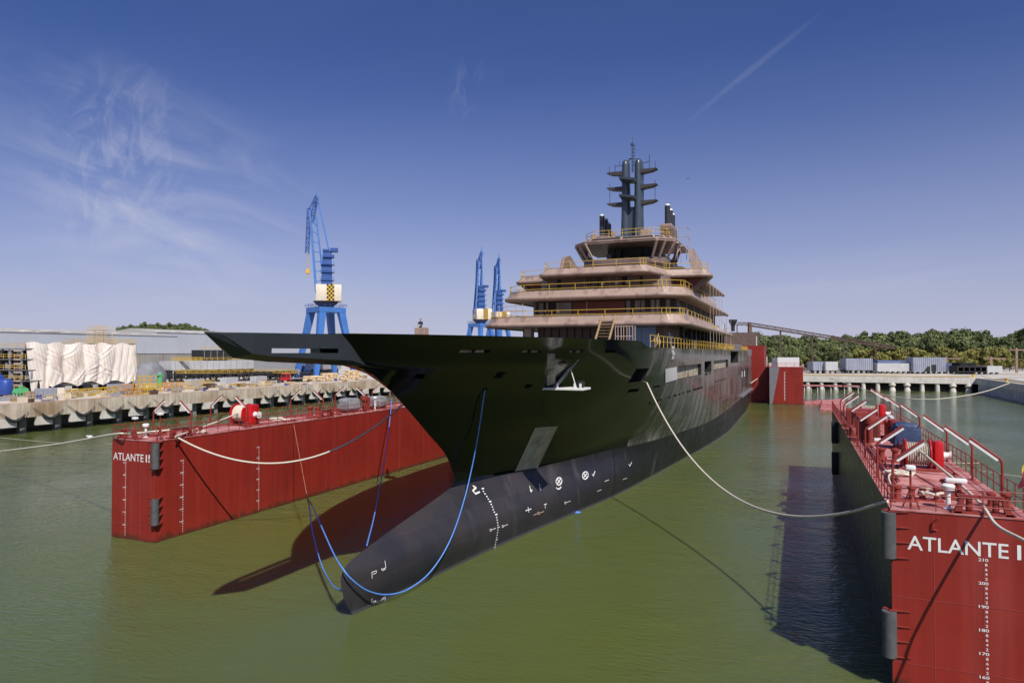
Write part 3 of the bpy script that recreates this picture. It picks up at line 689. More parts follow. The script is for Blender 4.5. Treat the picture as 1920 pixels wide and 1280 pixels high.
# the projecting prow: hollow bulwarks with a slot through both sides
def beak():
    K = [(.4, 22.75, 15.8), (.8, 24.1, 14.94), (.92, 26.4, 14.78), (.95, 31.4, 14.56), (.86, 32.95, 14.24)]
    mb = MB()
    def side(sg):
        def top(Y):
            w = pchip([(22.05, 0), (22.75, .4), (24.2, .86), (25.8, .95), (30.4, .96), (31.5, 1.0)], Y); return Vector((CX+sg*w, Y, 15.88+.13*(Y-22)/9.5))
        def bot(Y):
            w = pchip([(22.75, .4), (24.1, .8), (26.4, .92), (31.5, .95)], Y); z = pchip([(22.75, 15.8), (23.2, 15.5), (24.1, 14.94), (26.4, 14.78), (31.5, 14.56)], Y); return Vector((CX+sg*w, Y, z))
        Ys = [22.75, 23.0, 23.4, 24.1, 25.2, 26.2, 27.2, 28.2, 29.2, 30.2, 30.45, 31.5]
        for a, b in zip(Ys[:-1], Ys[1:]):
            def lev(Y, z):
                t, o = top(Y), bot(Y); 
                if t.z-o.z < .02: return t
                k = min(1, max(0, (z-o.z)/(t.z-o.z))); return o+(t-o)*k
            L = [0, 14.98, 15.22, 99]
            if a >= 25.1 and b <= 30.3: cells = [(0, 14.98), (15.22, 99)]
            else: cells = [(0, 99)]
            for z0, z1 in cells: mb.add([lev(a, z0), lev(b, z0), lev(b, z1), lev(a, z1)], [(0, 1, 2, 3)])
        keel = [Vector((CX, 22.05, 15.88)), Vector((CX, 23.7, 14.76)), Vector((CX, 25.85, 14.56)), Vector((CX, 29.5, 14.40)), Vector((CX, 33.0, 14.22))]
        kn = [Vector((CX+sg*w, y, z)) for w, y, z in K]
        mb.add([Vector((CX, 22.05, 15.88)), kn[0], kn[1], keel[1]], [(0, 1, 2, 3)])
        mb.add([keel[1], kn[1], kn[2], keel[2]], [(0, 1, 2, 3)]); mb.add([keel[2], kn[2], kn[3], keel[3]], [(0, 1, 2, 3)]); mb.add([keel[3], kn[3], kn[4], keel[4]], [(0, 1, 2, 3)])
        mb.add([kn[3], kn[4], Vector((CX+sg*1.0, 31.5, 16.01))], [(0, 1, 2)])
        mb.add([Vector((CX, 22.05, 15.88)), Vector((CX+sg*.4, 22.75, 15.89)), kn[0]], [(0, 1, 2)])
    side(1); side(-1)
    o = mb.build('prow', M_bow, ship, label='pointed slate grey prow overhanging the bulb')
    bm = bmesh.new(); bm.from_mesh(o.data); bmesh.ops.remove_doubles(bm, verts=bm.verts, dist=0.02); bmesh.ops.recalc_face_normals(bm, faces=bm.faces); bm.to_mesh(bm and o.data); bm.free()
    md = o.modifiers.new('thick', 'SOLIDIFY'); md.thickness = 0.05; md.offset = -1
beak()

# foredeck plating inside the bulwark line
mb = MB(); st = [31.2+i*(60.2-31.2)/24 for i in range(25)]; vs = []
for y in st:
    w = max(.3, halfb(16.1, y)-.35); vs += [(CX-w, y, 16.055), (CX+w, y, 16.055)]
mb.add(vs, [(2*i, 2*i+1, 2*i+3, 2*i+2) for i in range(24)]); mb.build('foredeck', mat('foredeck_primer', (0.20, 0.17, 0.15), 0.7, var=.15, scale=.6, seams=(4.0, 60.0, .02, .05, .8)), ship)
# fold-out mooring platform with a small leaning davit
hp = hull_hit(1027, 727); hb_ = onhull(hp.y, hp.z, 0)
pl = thing('_', (0, 0, 0), None, None); bpy.data.objects.remove(pl)
mb = MB(); mb.box(hb_.x-.3, hb_.x+3.0, hp.y-.5, hp.y+1.6, hp.z-.13, hp.z+.04, .03)
for k in (.9, 2.3, 2.75): mb.box(hb_.x+k-.07, hb_.x+k+.07, hp.y-.45, hp.y-.25, hp.z+.04, hp.z+.4, .02)
fo = mb.build('platform', M_white, ship, label='white fold-out platform below the bow deck')
a = Vector((hb_.x+.35, hp.y+.3, hp.z+.05)); b = Vector((hb_.x+2.3, hp.y+.3, hp.z+2.35))
mb = MB(); mb.bar(a, b, .30, .42); mb.build('davit_arm', M_black, fo)
mb = MB(); mb.bar(a+Vector((.12, -.2, -.1)), b+Vector((.12, -.2, -.1)), .07, .2); mb.bar(b-Vector((.5, .22, .1)), b+Vector((.12, -.22, .1)), .12, .3); mb.build('davit_rail', M_steel, fo)
mb = MB(); mb.box(hb_.x+2.3, hb_.x+2.75, hp.y+.2, hp.y+.9, hp.z+.04, hp.z+.55, .08); mb.build('winch_box', M_black, fo)
mb = MB(); mb.tube([(hb_.x+2.35, hp.y-.1, hp.z+.05), a*.3+b*.7], .035, 6); mb.build('strut', M_white, fo)

# ------------- superstructure
def ring(pts, z):      # pts: starboard-to-port list given for one side as (w, Y) from front to aft -> closed plan polygon points
    cx = CX-(.35 if z < 24 else 0); port = [(cx+w, y) for w, y in pts]; star = [(cx-w, y) for w, y in pts]
    return port[::-1]+star          # from port aft, round the front, to starboard aft
def tier(name, pts, z, r=0.33, bul=1.0, bulpts=None, inset=0.35, railh=0.6, slab=True, label=None, rail_on=True):
    line = ring(pts, z); P = fillet([(x, y, z) for x, y in line], 0.9, 4)
    mb = MB()
    # half-round rim
    mb.tube(P, r, 12)
    t = mb
    poly = [(p.x, p.y) for p in P]
    if slab: mb.prism(poly, z-0.16, z+0.14)
    o = mb.build(name, M_brown, ship, smooth=40, label=label)
    bl = bulpts or pts
    def off(pp, d): return [(w-d*(1.0 if i else 1.0), y+d) for i, (w, y) in enumerate(pp)]
    L0 = fillet([(x, y, z+.12) for x, y in ring(off(bl, inset*.25), z)], .5, 2); L1 = fillet([(x, y, z+.3+bul*.75) for x, y in ring(off(bl, inset+.1), z)], .5, 2)
    bm_ = MB(); n = len(L0)
    bm_.add(L0+L1, [(i, i+1, n+i+1, n+i) for i in range(n-1)])
    L2 = [p+Vector((0, .0, 0)) for p in fillet([(x, y, z+.3+bul*.75) for x, y in ring(off(bl, inset+.25), z)], .5, 2)]
    L3 = fillet([(x, y, z+.12) for x, y in ring(off(bl, inset*.25+.3), z)], .5, 2)
    bm_.add(L1+L2, [(i, i+1, n+i+1, n+i) for i in range(n-1)]); bm_.add(L2+L3, [(i, i+1, n+i+1, n+i) for i in range(n-1)])
    bm_.build('bulwark', M_brown, o, smooth=15)
    if rail_on:
        rm = MB(); rp = [p+Vector((0, -.12, -.45)) for p in L1]
        railing(rm, [rp[0]]+[p for p in rp[1:-1]]+[rp[-1]], h=railh+.45, step=3.2, r=.034, rails=(1.0, .5)); rm.build('railing', M_yel, o)
    return o
A_ = [(10.8, 77.2), (12.5, 78.6), (12.2, 137)]
B_ = [(9.6, 81.6), (11.9, 83.4), (11.9, 132)]
C_ = [(6.9, 82.4), (8.3, 89.0), (13.3, 89.8), (13.3, 92.0), (11.7, 99.0), (11.7, 123.5)]
tA = tier('main_deck_rim', A_, 18.35, .30, 1.05, [(10.8, 77.2), (12.5, 78.6), (12.3, 110)], railh=.62, label='lowest brown deck rim with stairs in front')
tB = tier('second_deck_rim', B_, 21.95, .29, .95, [(9.6, 81.6), (11.9, 83.4), (11.9, 118)], railh=.75, label='middle brown deck rim')
tC = tier('wing_deck_rim', C_, 24.95, .28, .75, [(6.9, 82.4), (8.3, 89.0), (13.3, 89.8), (13.3, 92.0)], railh=.75, label='upper brown deck rim widening into side wings')

def house(name, w, y0, y1, z0, z1, m, seams=None, label=None, parent=None, cham=1.2):
    mb = MB(); mb.prism([(CX-w, y0+cham), (CX-w+cham, y0), (CX+w-cham, y0), (CX+w, y0+cham), (CX+w, y1), (CX-w, y1)], z0, z1)
    return mb.build(name, m, parent or ship, label=label)
# level 0 under the lowest rim
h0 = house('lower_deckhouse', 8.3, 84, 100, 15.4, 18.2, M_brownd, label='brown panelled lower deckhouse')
mb = MB()
for i in range(13): x = CX-7.0+i*1.05; mb.box(x-.05, x+.05, 83.9, 84.05, 15.5, 18.18)
build_each(mb, 'stiffener', M_dark, h0)
mb = MB(); mb.box(CX-9.9, CX-8.9, 84.2, 85.4, 15.4, 18.2); mb.build('locker_block', M_concw, h0)
# the open arcade aft on the port side
mb = MB()
for y in (86, 93, 97, 101.5, 106, 110, 114, 118.5, 123, 127, 131, 135):
    for s in (-1, 1): mb.box(CX+s*10.4-.25, CX+s*10.4+.25, y-.3, y+.3, 15.4, 18.2)
build_each(mb, 'support_post', M_dark, h0)
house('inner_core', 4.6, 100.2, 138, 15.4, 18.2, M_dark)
mb = MB()
for y0, y1 in ((105, 108.6), (109, 112.2), (112.8, 116), (120, 124), (126, 129)): mb.box(CX+9.1, CX+9.2, y0, y1, 15.6, 17.7)
build_each(mb, 'glazing', mat('window_sheet', (0.5, 0.55, 0.62), 0.25, var=0.3, scale=1), h0)
bs = MB(); a = PY(1177, 612, 83.8); b = PY(1229, 612, 83.8)
bs.box(a.x, a.x+(b.x-a.x)*.485, 83.8, 83.85, 15.5, 18.15); bs.box(a.x+(b.x-a.x)*.5, b.x, 83.8, 83.85, 15.5, 18.15); build_each(bs, 'blue_sheeting', M_bsheet, ship)
# level 1
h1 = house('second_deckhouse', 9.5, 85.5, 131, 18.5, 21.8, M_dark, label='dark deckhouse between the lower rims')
mb = MB()
x = CX+.9
mb.box(CX-.6-2.9, CX+.5+2.9, 85.40, 85.5, 18.6, 21.6); mb.build('red_panel', M_dred, h1)
mb = MB(); xs = CX+3.6
for i in range(9):
    if i % 3 != 1: mb.box(xs+i*.62, xs+i*.62+.5, 85.38, 85.5, 18.6, 21.6)
mb.box(CX-5.8, CX-3.7, 85.38, 85.5, 18.6, 21.6); mb.box(CX-8.2, CX-7.6, 85.38, 85.5, 18.6, 21.6)
build_each(mb, 'grey_panel', M_grayw, h1)
mb = MB()
for i in range(30):
    y = 88+i*1.45
    for s in (-1, 1): mb.box(CX+s*9.55-.06, CX+s*9.55+.06, y-.09, y+.09+(.5 if i % 5 == 0 else 0), 18.5, 21.8)
build_each(mb, 'window_post', M_grayw, h1)
mb = MB()
for i in range(12):
    y = 90+i*3.4
    if random.random() < .6: mb.box(CX+9.52, CX+9.56, y, y+1.1, 19.2, 21.0)
build_each(mb, 'glazing', MATS['window_sheet'], h1)
# level 2
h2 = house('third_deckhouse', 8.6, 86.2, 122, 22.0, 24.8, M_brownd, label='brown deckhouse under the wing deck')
mb = MB()
for x, w in ((-5.9, .5), (-1.7, .45), (-.6, .4), (.1, .35), (2.9, .7), (5.2, .3)): mb.box(CX+x, CX+x+w, 86.1, 86.22, 22.3, 24.7)
build_each(mb, 'opening', M_dark, h2)
for s in (-1, 1):
    mb = MB(); p = [(CX+s*8.0, 91.0, 24.8), (CX+s*12.6, 91.0, 24.8), (CX+s*10.3, 91.0, 22.0), (CX+s*8.0, 91.0, 22.0)]
    mb.extr(p, (0, 2.2, 0)); mb.build('wing_support', M_dred, h2)
    mb = MB(); mb.bar((CX+s*10.2, 91.2, 22.2), (CX+s*12.9, 91.2, 24.8), .8, .5); mb.build('wing_strut', M_brownd, h2)
# upper side bulge of wing deck, aft
mb = MB()
for s in (-1, 1):
    mb.extr([(CX+s*10.6, 99, 25.1), (CX+s*10.6, 121, 25.1), (CX+s*10.2, 116, 27.0), (CX+s*10.0, 106, 29.2), (CX+s*9.7, 102, 30.2), (CX+s*9.7, 99.5, 29.6)], (-s*.5, 0, 0))
build_each(mb, 'side_screen', M_brown, ship)
# level 3: wheelhouse
h3 = thing('_', (0, 0, 0), None, None); bpy.data.objects.remove(h3)
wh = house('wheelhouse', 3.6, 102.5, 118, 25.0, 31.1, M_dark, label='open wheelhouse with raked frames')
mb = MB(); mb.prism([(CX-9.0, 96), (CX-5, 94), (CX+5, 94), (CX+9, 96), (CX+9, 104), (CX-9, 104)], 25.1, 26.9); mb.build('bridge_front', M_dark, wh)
def loop(w1, y1, w2, y2, ya, z): return [(CX+w2, ya, z), (CX+w2, y2, z), (CX+w1, y1, z), (CX-w1, y1, z), (CX-w2, y2, z), (CX-w2, ya, z)]
SB = loop(4.4, 98.2, 6.3, 99.8, 109, 28.1); ST = loop(4.4, 98.2, 6.3, 99.8, 109, 28.8); RB = loop(5.3, 97.0, 7.5, 99.2, 112, 31.05); RTP = loop(5.3, 97.0, 7.5, 99.2, 112, 31.3)
LB = loop(4.0, 98.8, 5.8, 100.4, 109, 26.9)
mb = MB(); n = 6
mb.add([Vector(p) for p in SB+ST], [(i, i+1, n+i+1, n+i) for i in range(n-1)]); mb.add([Vector(p) for p in SB+LB], [(i, i+1, n+i+1, n+i) for i in range(n-1)])
o = mb.build('sill', M_brownd, wh); md = o.modifiers.new('t', 'SOLIDIFY'); md.thickness = .15
mb = MB(); mb.prism([(p[0], p[1]) for p in RB], 31.0, 31.22)
mb.tube(fillet(RTP, .5, 3), .13, 8)
rf = mb.build('wheelhouse_roof', M_brown, ship, smooth=40, label='brown wheelhouse roof')
mb = MB()
def lerp(P, t): k = t*(len(P)-1); i = min(int(k), len(P)-2); return Vector(P[i]).lerp(Vector(P[i+1]), k-i)
for t in (.12, .2, .31, .4, .6, .72, .8, .89):
    a = lerp(ST, t); b = lerp(RB, t); mb.bar(a, b, .34, .22)
for s in (-1, 1):
    mb.bar((CX+s*6.4, 104, 28.4), (CX+s*7.6, 100.5, 31.0), .3); mb.bar((CX+s*6.2, 107, 28.6), (CX+s*7.6, 104, 31.0), .3)
build_each(mb, 'window_frame', M_brown, wh)
# roof upper step with framed dark panels and top deck
U0 = loop(5.0, 97.3, 7.2, 99.5, 112, 31.25); U1 = loop(4.5, 98.0, 6.5, 100.3, 112, 31.85)
mb = MB(); mb.add([Vector(p) for p in U0+U1], [(i, i+1, 6+i+1, 6+i) for i in range(5)]); mb.build('roof_louvre', M_dark, rf)
mb = MB(); mb.prism([(p[0], p[1]) for p in U1], 31.8, 31.95)
for t in (.2, .28, .4, .5, .6, .72, .8): a = lerp(U0, t); b = lerp(U1, t); mb.bar(a+Vector((0, -.05, 0)), b+Vector((0, -.05, 0.05)), .3, .12)
mb.build('roof_edge', M_brown, rf)
rm = MB(); railing(rm, fillet(loop(4.3, 98.3, 6.3, 100.6, 108, 31.95), .3, 1), 1.1, 2.0, .04, (1, .55)); rm.build('railing', M_yel, rf)
mb = MB()   # clutter on the roof: lockers and louvred box
mb.box(CX-5.4, CX-2.6, 100.5, 104, 31.95, 32.7, .06); mb.box(CX-1.8, CX-1.3, 99, 99.5, 31.95, 33.0, .03); mb.box(CX-4.9, CX-4.4, 99, 99.5, 31.95, 32.7); mb.box(CX+2.3, CX+3.6, 99.6, 101, 31.95, 33.1, .06)
build_each(mb, 'roof_locker', M_brown, rf)
mb = MB()
for k in range(7): z = 31.7+k*.3; mb.box(CX+4.9, CX+6.6, 101.0+k*.05, 107, z, z+.17, .04)
mb.box(CX+4.9, CX+6.6, 101.3, 107, 33.7, 34.0, .05); mb.build('louvre_box', M_brown, rf)
mb = MB(); mb.box(CX+5.0, CX+6.5, 101.5, 107, 31.8, 33.8); mb.box(CX-5, CX-1.8, 104.5, 107, 31.95, 33.2); mb.build('dark_core', M_dark, rf)
# scaffold on the right of the roof
mb = MB()
for x, y in ((CX+7.5, 101), (CX+8.8, 101), (CX+8.8, 104), (CX+7.5, 104)): mb.tube([(x, y, 28.5), (x, y, 33.3)], .04, 5)
for z in (30.5, 31.9, 33.3): mb.tube([(CX+5.8, 101, z), (CX+8.8, 101, z), (CX+8.8, 104, z)], .04, 5)
mb.build('scaffold', M_scaf, rf)
# mast
ms = MB()
for s in (-1, 1):
    c = Vector((CX+s*1.0, 105, 0)); prof = [(.62, .9), (.60, .8)]
    poly = [(c.x+.60*math.cos(t)*(1 if True else 1), c.y+.95*math.sin(t)) for t in [2*math.pi*i/20 for i in range(20)]]
    n = 20; vs = []
    for z, k in ((31.9, 1.35), (36, 1.2), (40, 1.08), (44.2, 1.0), (44.7, .9), (45.0, .6)):
        vs += [(c.x+(p[0]-c.x)*k, c.y+(p[1]-c.y)*k, z) for p in poly]
    ms.add(vs, [(i*n+j, i*n+(j+1) % n, (i+1)*n+(j+1) % n, (i+1)*n+j) for i in range(5) for j in range(n)]+[tuple(5*n+j for j in range(n))])
mast = ms.build('mast', M_mast, ship, smooth=40, label='twin column slate grey mast')
mb = MB(); mb.box(CX-.75, CX+.75, 104.6, 105.6, 31.9, 37.6); mb.build('mast_web', M_mast, mast)
mb = MB(); mb.tube([(CX+.15, 104.6, 43), (CX+.15, 104.6, 47.4)], .16, 8); mb.tube([(CX+.15, 104.6, 47.4), (CX+.15, 104.6, 48.6)], .03, 5)
for k in range(7): mb.box(CX+.3, CX+.6, 104.5, 104.7, 44.0+k*.5, 44.1+k*.5)
mb.box(CX-.15, CX+.3, 104.4, 104.8, 47.2, 47.5); mb.tube(spline([(CX-.9, 105, 44.5), (CX-.4, 105, 45.2), (CX+.1, 105, 45.1)], 4), .1, 6)
mb.build('mast_pole', M_blued if False else mat('mast_blue', (0.05, 0.075, 0.13), 0.4), mast)
for z in (38.3, 40.75, 43.15):
    for s in (-1, 1):
        mb = MB(); P = [(CX+s*1.3, 0, z-.55), (CX+s*3.2, 0, z-.28), (CX+s*3.95, 0, z+.02), (CX+s*3.75, 0, z+.1), (CX+s*1.3, 0, z+.1)]
        mb.extr([(p[0], 104.2, p[2]) for p in P], (0, 1.3, 0)); mb.build('crossarm', M_mastd, mast)
mb = MB()
for z in (38.9, 41.6):
    mb.extr([(CX-1.7, 103.2, z+.25), (CX+.9, 102.6, z-.35), (CX+.9, 104.4, z-.55), (CX-1.4, 104.4, z-.3)], (0, 0, .35))
build_each(mb, 'mast_platform', M_mast, mast)
mb = MB()
for s in (-1, 1): mb.tube([(CX+s*3.55, 104.8, 38.3), (CX+s*3.55, 104.8, 41.5)], .05, 5); mb.tube([(CX+s*3.6, 104.8, 43.2), (CX+s*3.6, 104.8, 44.4)], .05, 5)
mb.tube([(CX-2.7, 104.8, 43.2), (CX-2.7, 104.8, 44.6)], .06, 5); mb.tube([(CX-2.7, 104.8, 44.2), (CX-1.2, 104.8, 44.3)], .05, 5); mb.tube([(CX+2.7, 104.8, 43.2), (CX+2.7, 104.8, 45.5)], .06, 5); mb.tube([(CX+1.4, 104.8, 44.3), (CX+2.7, 104.8, 44.4)], .07, 5)
mb.tube([(CX-2.0, 104.8, 44.3), (CX-2.0, 104.8, 45)], .04, 5); mb.tube([(CX+1.75, 105, 38), (CX+1.75, 105, 44)], .05, 5)
mb.build('antennas', MATS['mast_blue'], mast)
M_exh = mat('exhaust_black', (0.03, 0.032, 0.036), 0.35, var=0.1)
for s in (-1, 1):
    mb = MB(); mb.box(CX+s*5.2-.7, CX+s*5.2+.7, 106, 110.6, 31.9, 33.2, .05); ex = mb.build('exhaust_stack', M_brownd, ship, label='three black exhaust pipes on the '+('far' if s < 0 else 'near')+' side of the mast')
    for k, (dx, y, z) in enumerate(((-.05, 106.4, 37.7 if s > 0 else 36.9), (0.05, 108.3, 37.3 if s > 0 else 36.6), (0.1, 110.0, 36.9 if s > 0 else 36.2))):
        mb = MB(); mb.cyl((CX+s*5.2+dx, y, 33.2), (CX+s*5.2+dx, y, z), .42, 14); p = mb.build('exhaust_pipe', M_exh, ex, smooth=40)
        mb = MB(); mb.lathe((CX+s*5.2+dx, y, z), [(.40, 0), (.36, .18), (.2, .3)], 12); mb.build('pipe_cover', M_white, p, smooth=40)
# stair in front of the lowest rim and square scaffold beside it
a0 = PY(1117, 637, 76.0); a1 = PY(1127, 598, 77.6)
mb = MB()
for dx in (-.8, .8): mb.bar((a0.x+.8+dx, 75.0, 15.6), (a0.x+1.25+dx, 77.2, 19.3), .12, .22)
for k in range(10): t = (k+.5)/10; mb.box(a0.x+.85+.45*t-.75, a0.x+.85+.45*t+.75, 75.0+2.2*t-.12, 75.0+2.2*t+.12, 15.6+3.5*t, 15.64+3.5*t)
mb.build('stair', M_tan, ship, label='timber coloured stair up to the lowest rim')
mb = MB(); rx = a0.x+2.65
for i in range(4):
    for y in (74.6, 75.8): mb.tube([(rx+i*.65, y, 15.2), (rx+i*.65, y, 18.0)], .05, 5)
for z in (15.8, 16.8, 17.9): mb.tube([(rx, 74.6, z), (rx+1.95, 74.6, z)], .05, 5)
mb.build('stair_scaffold', M_scaf, ship)
# yellow guard rails along the hull top aft
mb = MB(); Pr = [(CX+11.3, 62.0+i*2.2, 15.5) for i in range(60)]
railing(mb, Pr, 1.1, 2.2, .035, (1.0, .5))
for i in range(26, 58):
    y = 62+i*2.2+random.random(); mb.bar((CX+11.1, y, 15.6), (CX+11.2, y+1.6, 16.6), .05)
mb.build('hull_railing', M_yel, ship, label='yellow guard rail along the hull edge')
mb = MB(); mb.tube([(CX-11.2, 79, 19.5), (CX-11.2, 79, 20.9)], .04, 5)
for y in (80, 84, 88, 92, 96, 104, 112):
    for s in (1,): mb.tube([(CX+s*12.2, y+20, 15.6), (CX+s*12.2, y+20, 24.9 if y < 100 else 21)], .035, 5)
for x in (-10.6, -9.4, -8.4): mb.tube([(CX+x, 80, 19.0), (CX+x, 80, 21.2)], .04, 5)
mb.tube([(CX-11.2, 80, 20.3), (CX-8, 80, 20.3)], .04, 5); mb.tube([(CX-11.2, 80, 20.9), (CX-8, 80, 20.9)], .04, 5)
build_each(mb, 'side_scaffold', M_scaf, ship)
# raised aft bulwark with big openings
mb = MB(); mb.box(CX+10.6, CX+11.5, 152, 166, 15.3, 16.8, .1); mb.box(CX+10.6, CX+11.5, 190, 204, 14.0, 15.9, .1); mb.build('aft_bulwark', M_grayw, hull)
mb = MB(); mb.box(CX+11.2, CX+11.9, 166, 203, 4.6, 5.2, .08); mb.build('rubbing_strake', M_grayw, hull)

rq = random.Random(21)
for (z, w, y0, y1, n) in ((18.5, 11.6, 84, 134, 26), (22.1, 11.2, 90, 128, 16), (15.55, 10.9, 66, 150, 44)):
    for k in range(n):
        y = rq.uniform(y0, y1); x = CX+w-rq.uniform(.1, 1.2); h = rq.uniform(.5, 1.9); kind = rq.randrange(4); mb = MB()
        if kind == 0: mb.box(x-.3, x+.3, y-.4, y+.4, z, z+h*.6, .03)
        elif kind == 1: mb.bar((x, y-1.2, z+.1), (x-.2, y+1.0, z+h), .07)
        elif kind == 2: mb.tube([(x, y, z), (x, y, z+h+.6)], .04, 5); mb.tube([(x, y-.9, z+h*.7), (x, y+.9, z+h*.7)], .04, 5)
        else: mb.tube(spline([(x, y-1, z+.5), (x-.2, y-.3, z+h), (x, y+.4, z+.3), (x-.1, y+1.1, z+h*.8)], 4), .05, 5)
        mb.build('fitting_out_gear', (M_cream, M_yel, M_scaf, M_black, M_bsheet, M_tan)[rq.randrange(6)], ship)
for (z0, z1, w, yy) in ((18.6, 21.6, 9.0, 84.6), (22.1, 24.6, 8.2, 85.2)):
    for k in range(9):
        x = CX-w+rq.random()*2*w; mb = MB(); mb.tube([(x, yy, z0), (x+rq.uniform(-.1, .1), yy, z1)], .035, 5)
        if k % 2: mb.tube([(x-1.1, yy, z0+1.5), (x+1.1, yy, z0+1.5)], .035, 5)
        if k % 3 == 0: mb.box(x-.25, x+.2, yy-.1, yy, z0+1.6, z0+2.0)
        mb.build('scaffold_pole', M_scaf, ship)
for k in range(5):
    mb = MB(); x = CX-3.0+k*1.5+rq.uniform(-.3, .3); mb.box(x-.35, x+.35, 101.6, 102.1, 28.3, 28.6+rq.uniform(.5, 2), .03); mb.build('console', M_dark if k % 2 else M_brownd, wh)
# locker box and man on the foredeck
lp = PY(790, 625, 60); bx = thing('deck_box', (lp.x, 60, 16.12), 'brown box on the foredeck with a man behind it', 'box')
wdt = (PY(799.5, 620, 60).x-PY(781, 620, 60).x); mb = MB(); mb.box(lp.x-wdt/2, lp.x+wdt/2, 59.6, 60.5, 16.12, PY(790, 614, 60).z, .04); mb.build('box_body', M_brown, bx)
mb = MB(); mb.box(lp.x-.12, lp.x+.12, 59.57, 59.6, 16.4, 16.62, .01); mb.build('latch', M_dark, bx)

def person(loc, label):
    """continuous skinned figure standing, arms bent forward"""
    t = thing('person', loc, label, 'person')
    V = [((0, 0, .95), .15), ((0, 0, 1.12), .145), ((0, 0, 1.35), .17), ((0, 0, 1.47), .085), ((0, 0, 1.53), .06),
         ((-.19, 0, 1.42), .075), ((-.27, -.02, 1.15), .05), ((-.2, -.22, 1.05), .038), ((.19, 0, 1.42), .075), ((.27, -.02, 1.15), .05), ((.18, -.22, 1.07), .038),
         ((-.1, 0, .88), .1), ((-.11, -.01, .5), .065), ((-.11, .02, .1), .045), ((-.11, -.14, .04), .04), ((.1, 0, .88), .1), ((.11, -.01, .5), .065), ((.11, .02, .1), .045), ((.11, -.14, .04), .04)]
    E = [(0, 1), (1, 2), (2, 3), (3, 4), (2, 5), (5, 6), (6, 7), (2, 8), (8, 9), (9, 10), (0, 11), (11, 12), (12, 13), (13, 14), (0, 15), (15, 16), (16, 17), (17, 18)]
    me = bpy.data.meshes.new('body'); me.from_pydata([v[0] for v in V], E, []); o = bpy.data.objects.new('body', me); COL.objects.link(o)
    o.modifiers.new('s', 'SKIN'); 
    for i, v in enumerate(V): me.skin_vertices[0].data[i].radius = (v[1], v[1]*.8)
    me.skin_vertices[0].data[0].use_root = True
    o.modifiers.new('d', 'SUBSURF').levels = 1; dg = bpy.context.evaluated_depsgraph_get(); dg.update()
    nm = bpy.data.meshes.new_from_object(o.evaluated_get(dg)); o.modifiers.clear(); o.data = nm; nm.materials.clear(); nm.materials.append(M_cloth); nm.materials.append(M_skin)
    for p in nm.polygons:
        c = p.center; p.use_smooth = True
        if c.z > 1.49 or (c.y < -.17 and .98 < c.z < 1.2): p.material_index = 1
    o.parent = t
    L0 = Vector(loc); mb = MB(); mb.blob(L0+Vector((0, -.01, 1.66)), .085, .1, .125, 3, .02, 2, False); mb.blob(L0+Vector((0, -.11, 1.65)), .014, .02, .02, 1, 0, 1, False)
    for s in (-1, 1): mb.blob(L0+Vector((s*.087, 0, 1.65)), .012, .02, .03, 1, 0, 1, False)
    mb.build('head', M_skin, t, smooth=60)
    mb = MB(); mb.blob(L0+Vector((0, .02, 1.71)), .092, .1, .095, 5, .04, 2, False); mb.build('hair', M_black, t, smooth=60)
    mb = MB()
    for s in (-1, 1): mb.blob(L0+Vector((s*.032, -.1, 1.68)), .01, .006, .007, 1, 0, 1, False)
    mb.build('eyes', M_black, t)
    for s in (-1, 1):
        mb = MB()
        for k in range(4): b0 = L0+Vector((s*(.2 if s < 0 else .18)+(k-1.5)*.02, -.25, 1.05)); mb.tube([b0, b0+Vector((0, -.05, -.01)), b0+Vector((0, -.07-.005*k, -.035))], [.009, .008, .007], 6)
        b0 = L0+Vector((s*.2-s*.04, -.22, 1.05)); mb.tube([b0, b0+Vector((-s*.03, -.035, 0))], .009, 6)
        mb.box(b0.x+s*.04-.04, b0.x+s*.04+.04, b0.y-.035, b0.y+.03, b0.z-.012, b0.z+.014, .008); mb.build('hand', M_skin, t, smooth=60)
    mb = MB(); mb.box(L0.x-.07, L0.x+.07, L0.y-.21, L0.y-.14, L0.z+1.0, L0.z+1.13, .02); mb.build('badge', M_white, t)
    return t
hp_ = PY(788, 600, 60.9); person((hp_.x, 60.95, 16.12+.62), 'man in dark shirt standing on the foredeck behind the brown box')

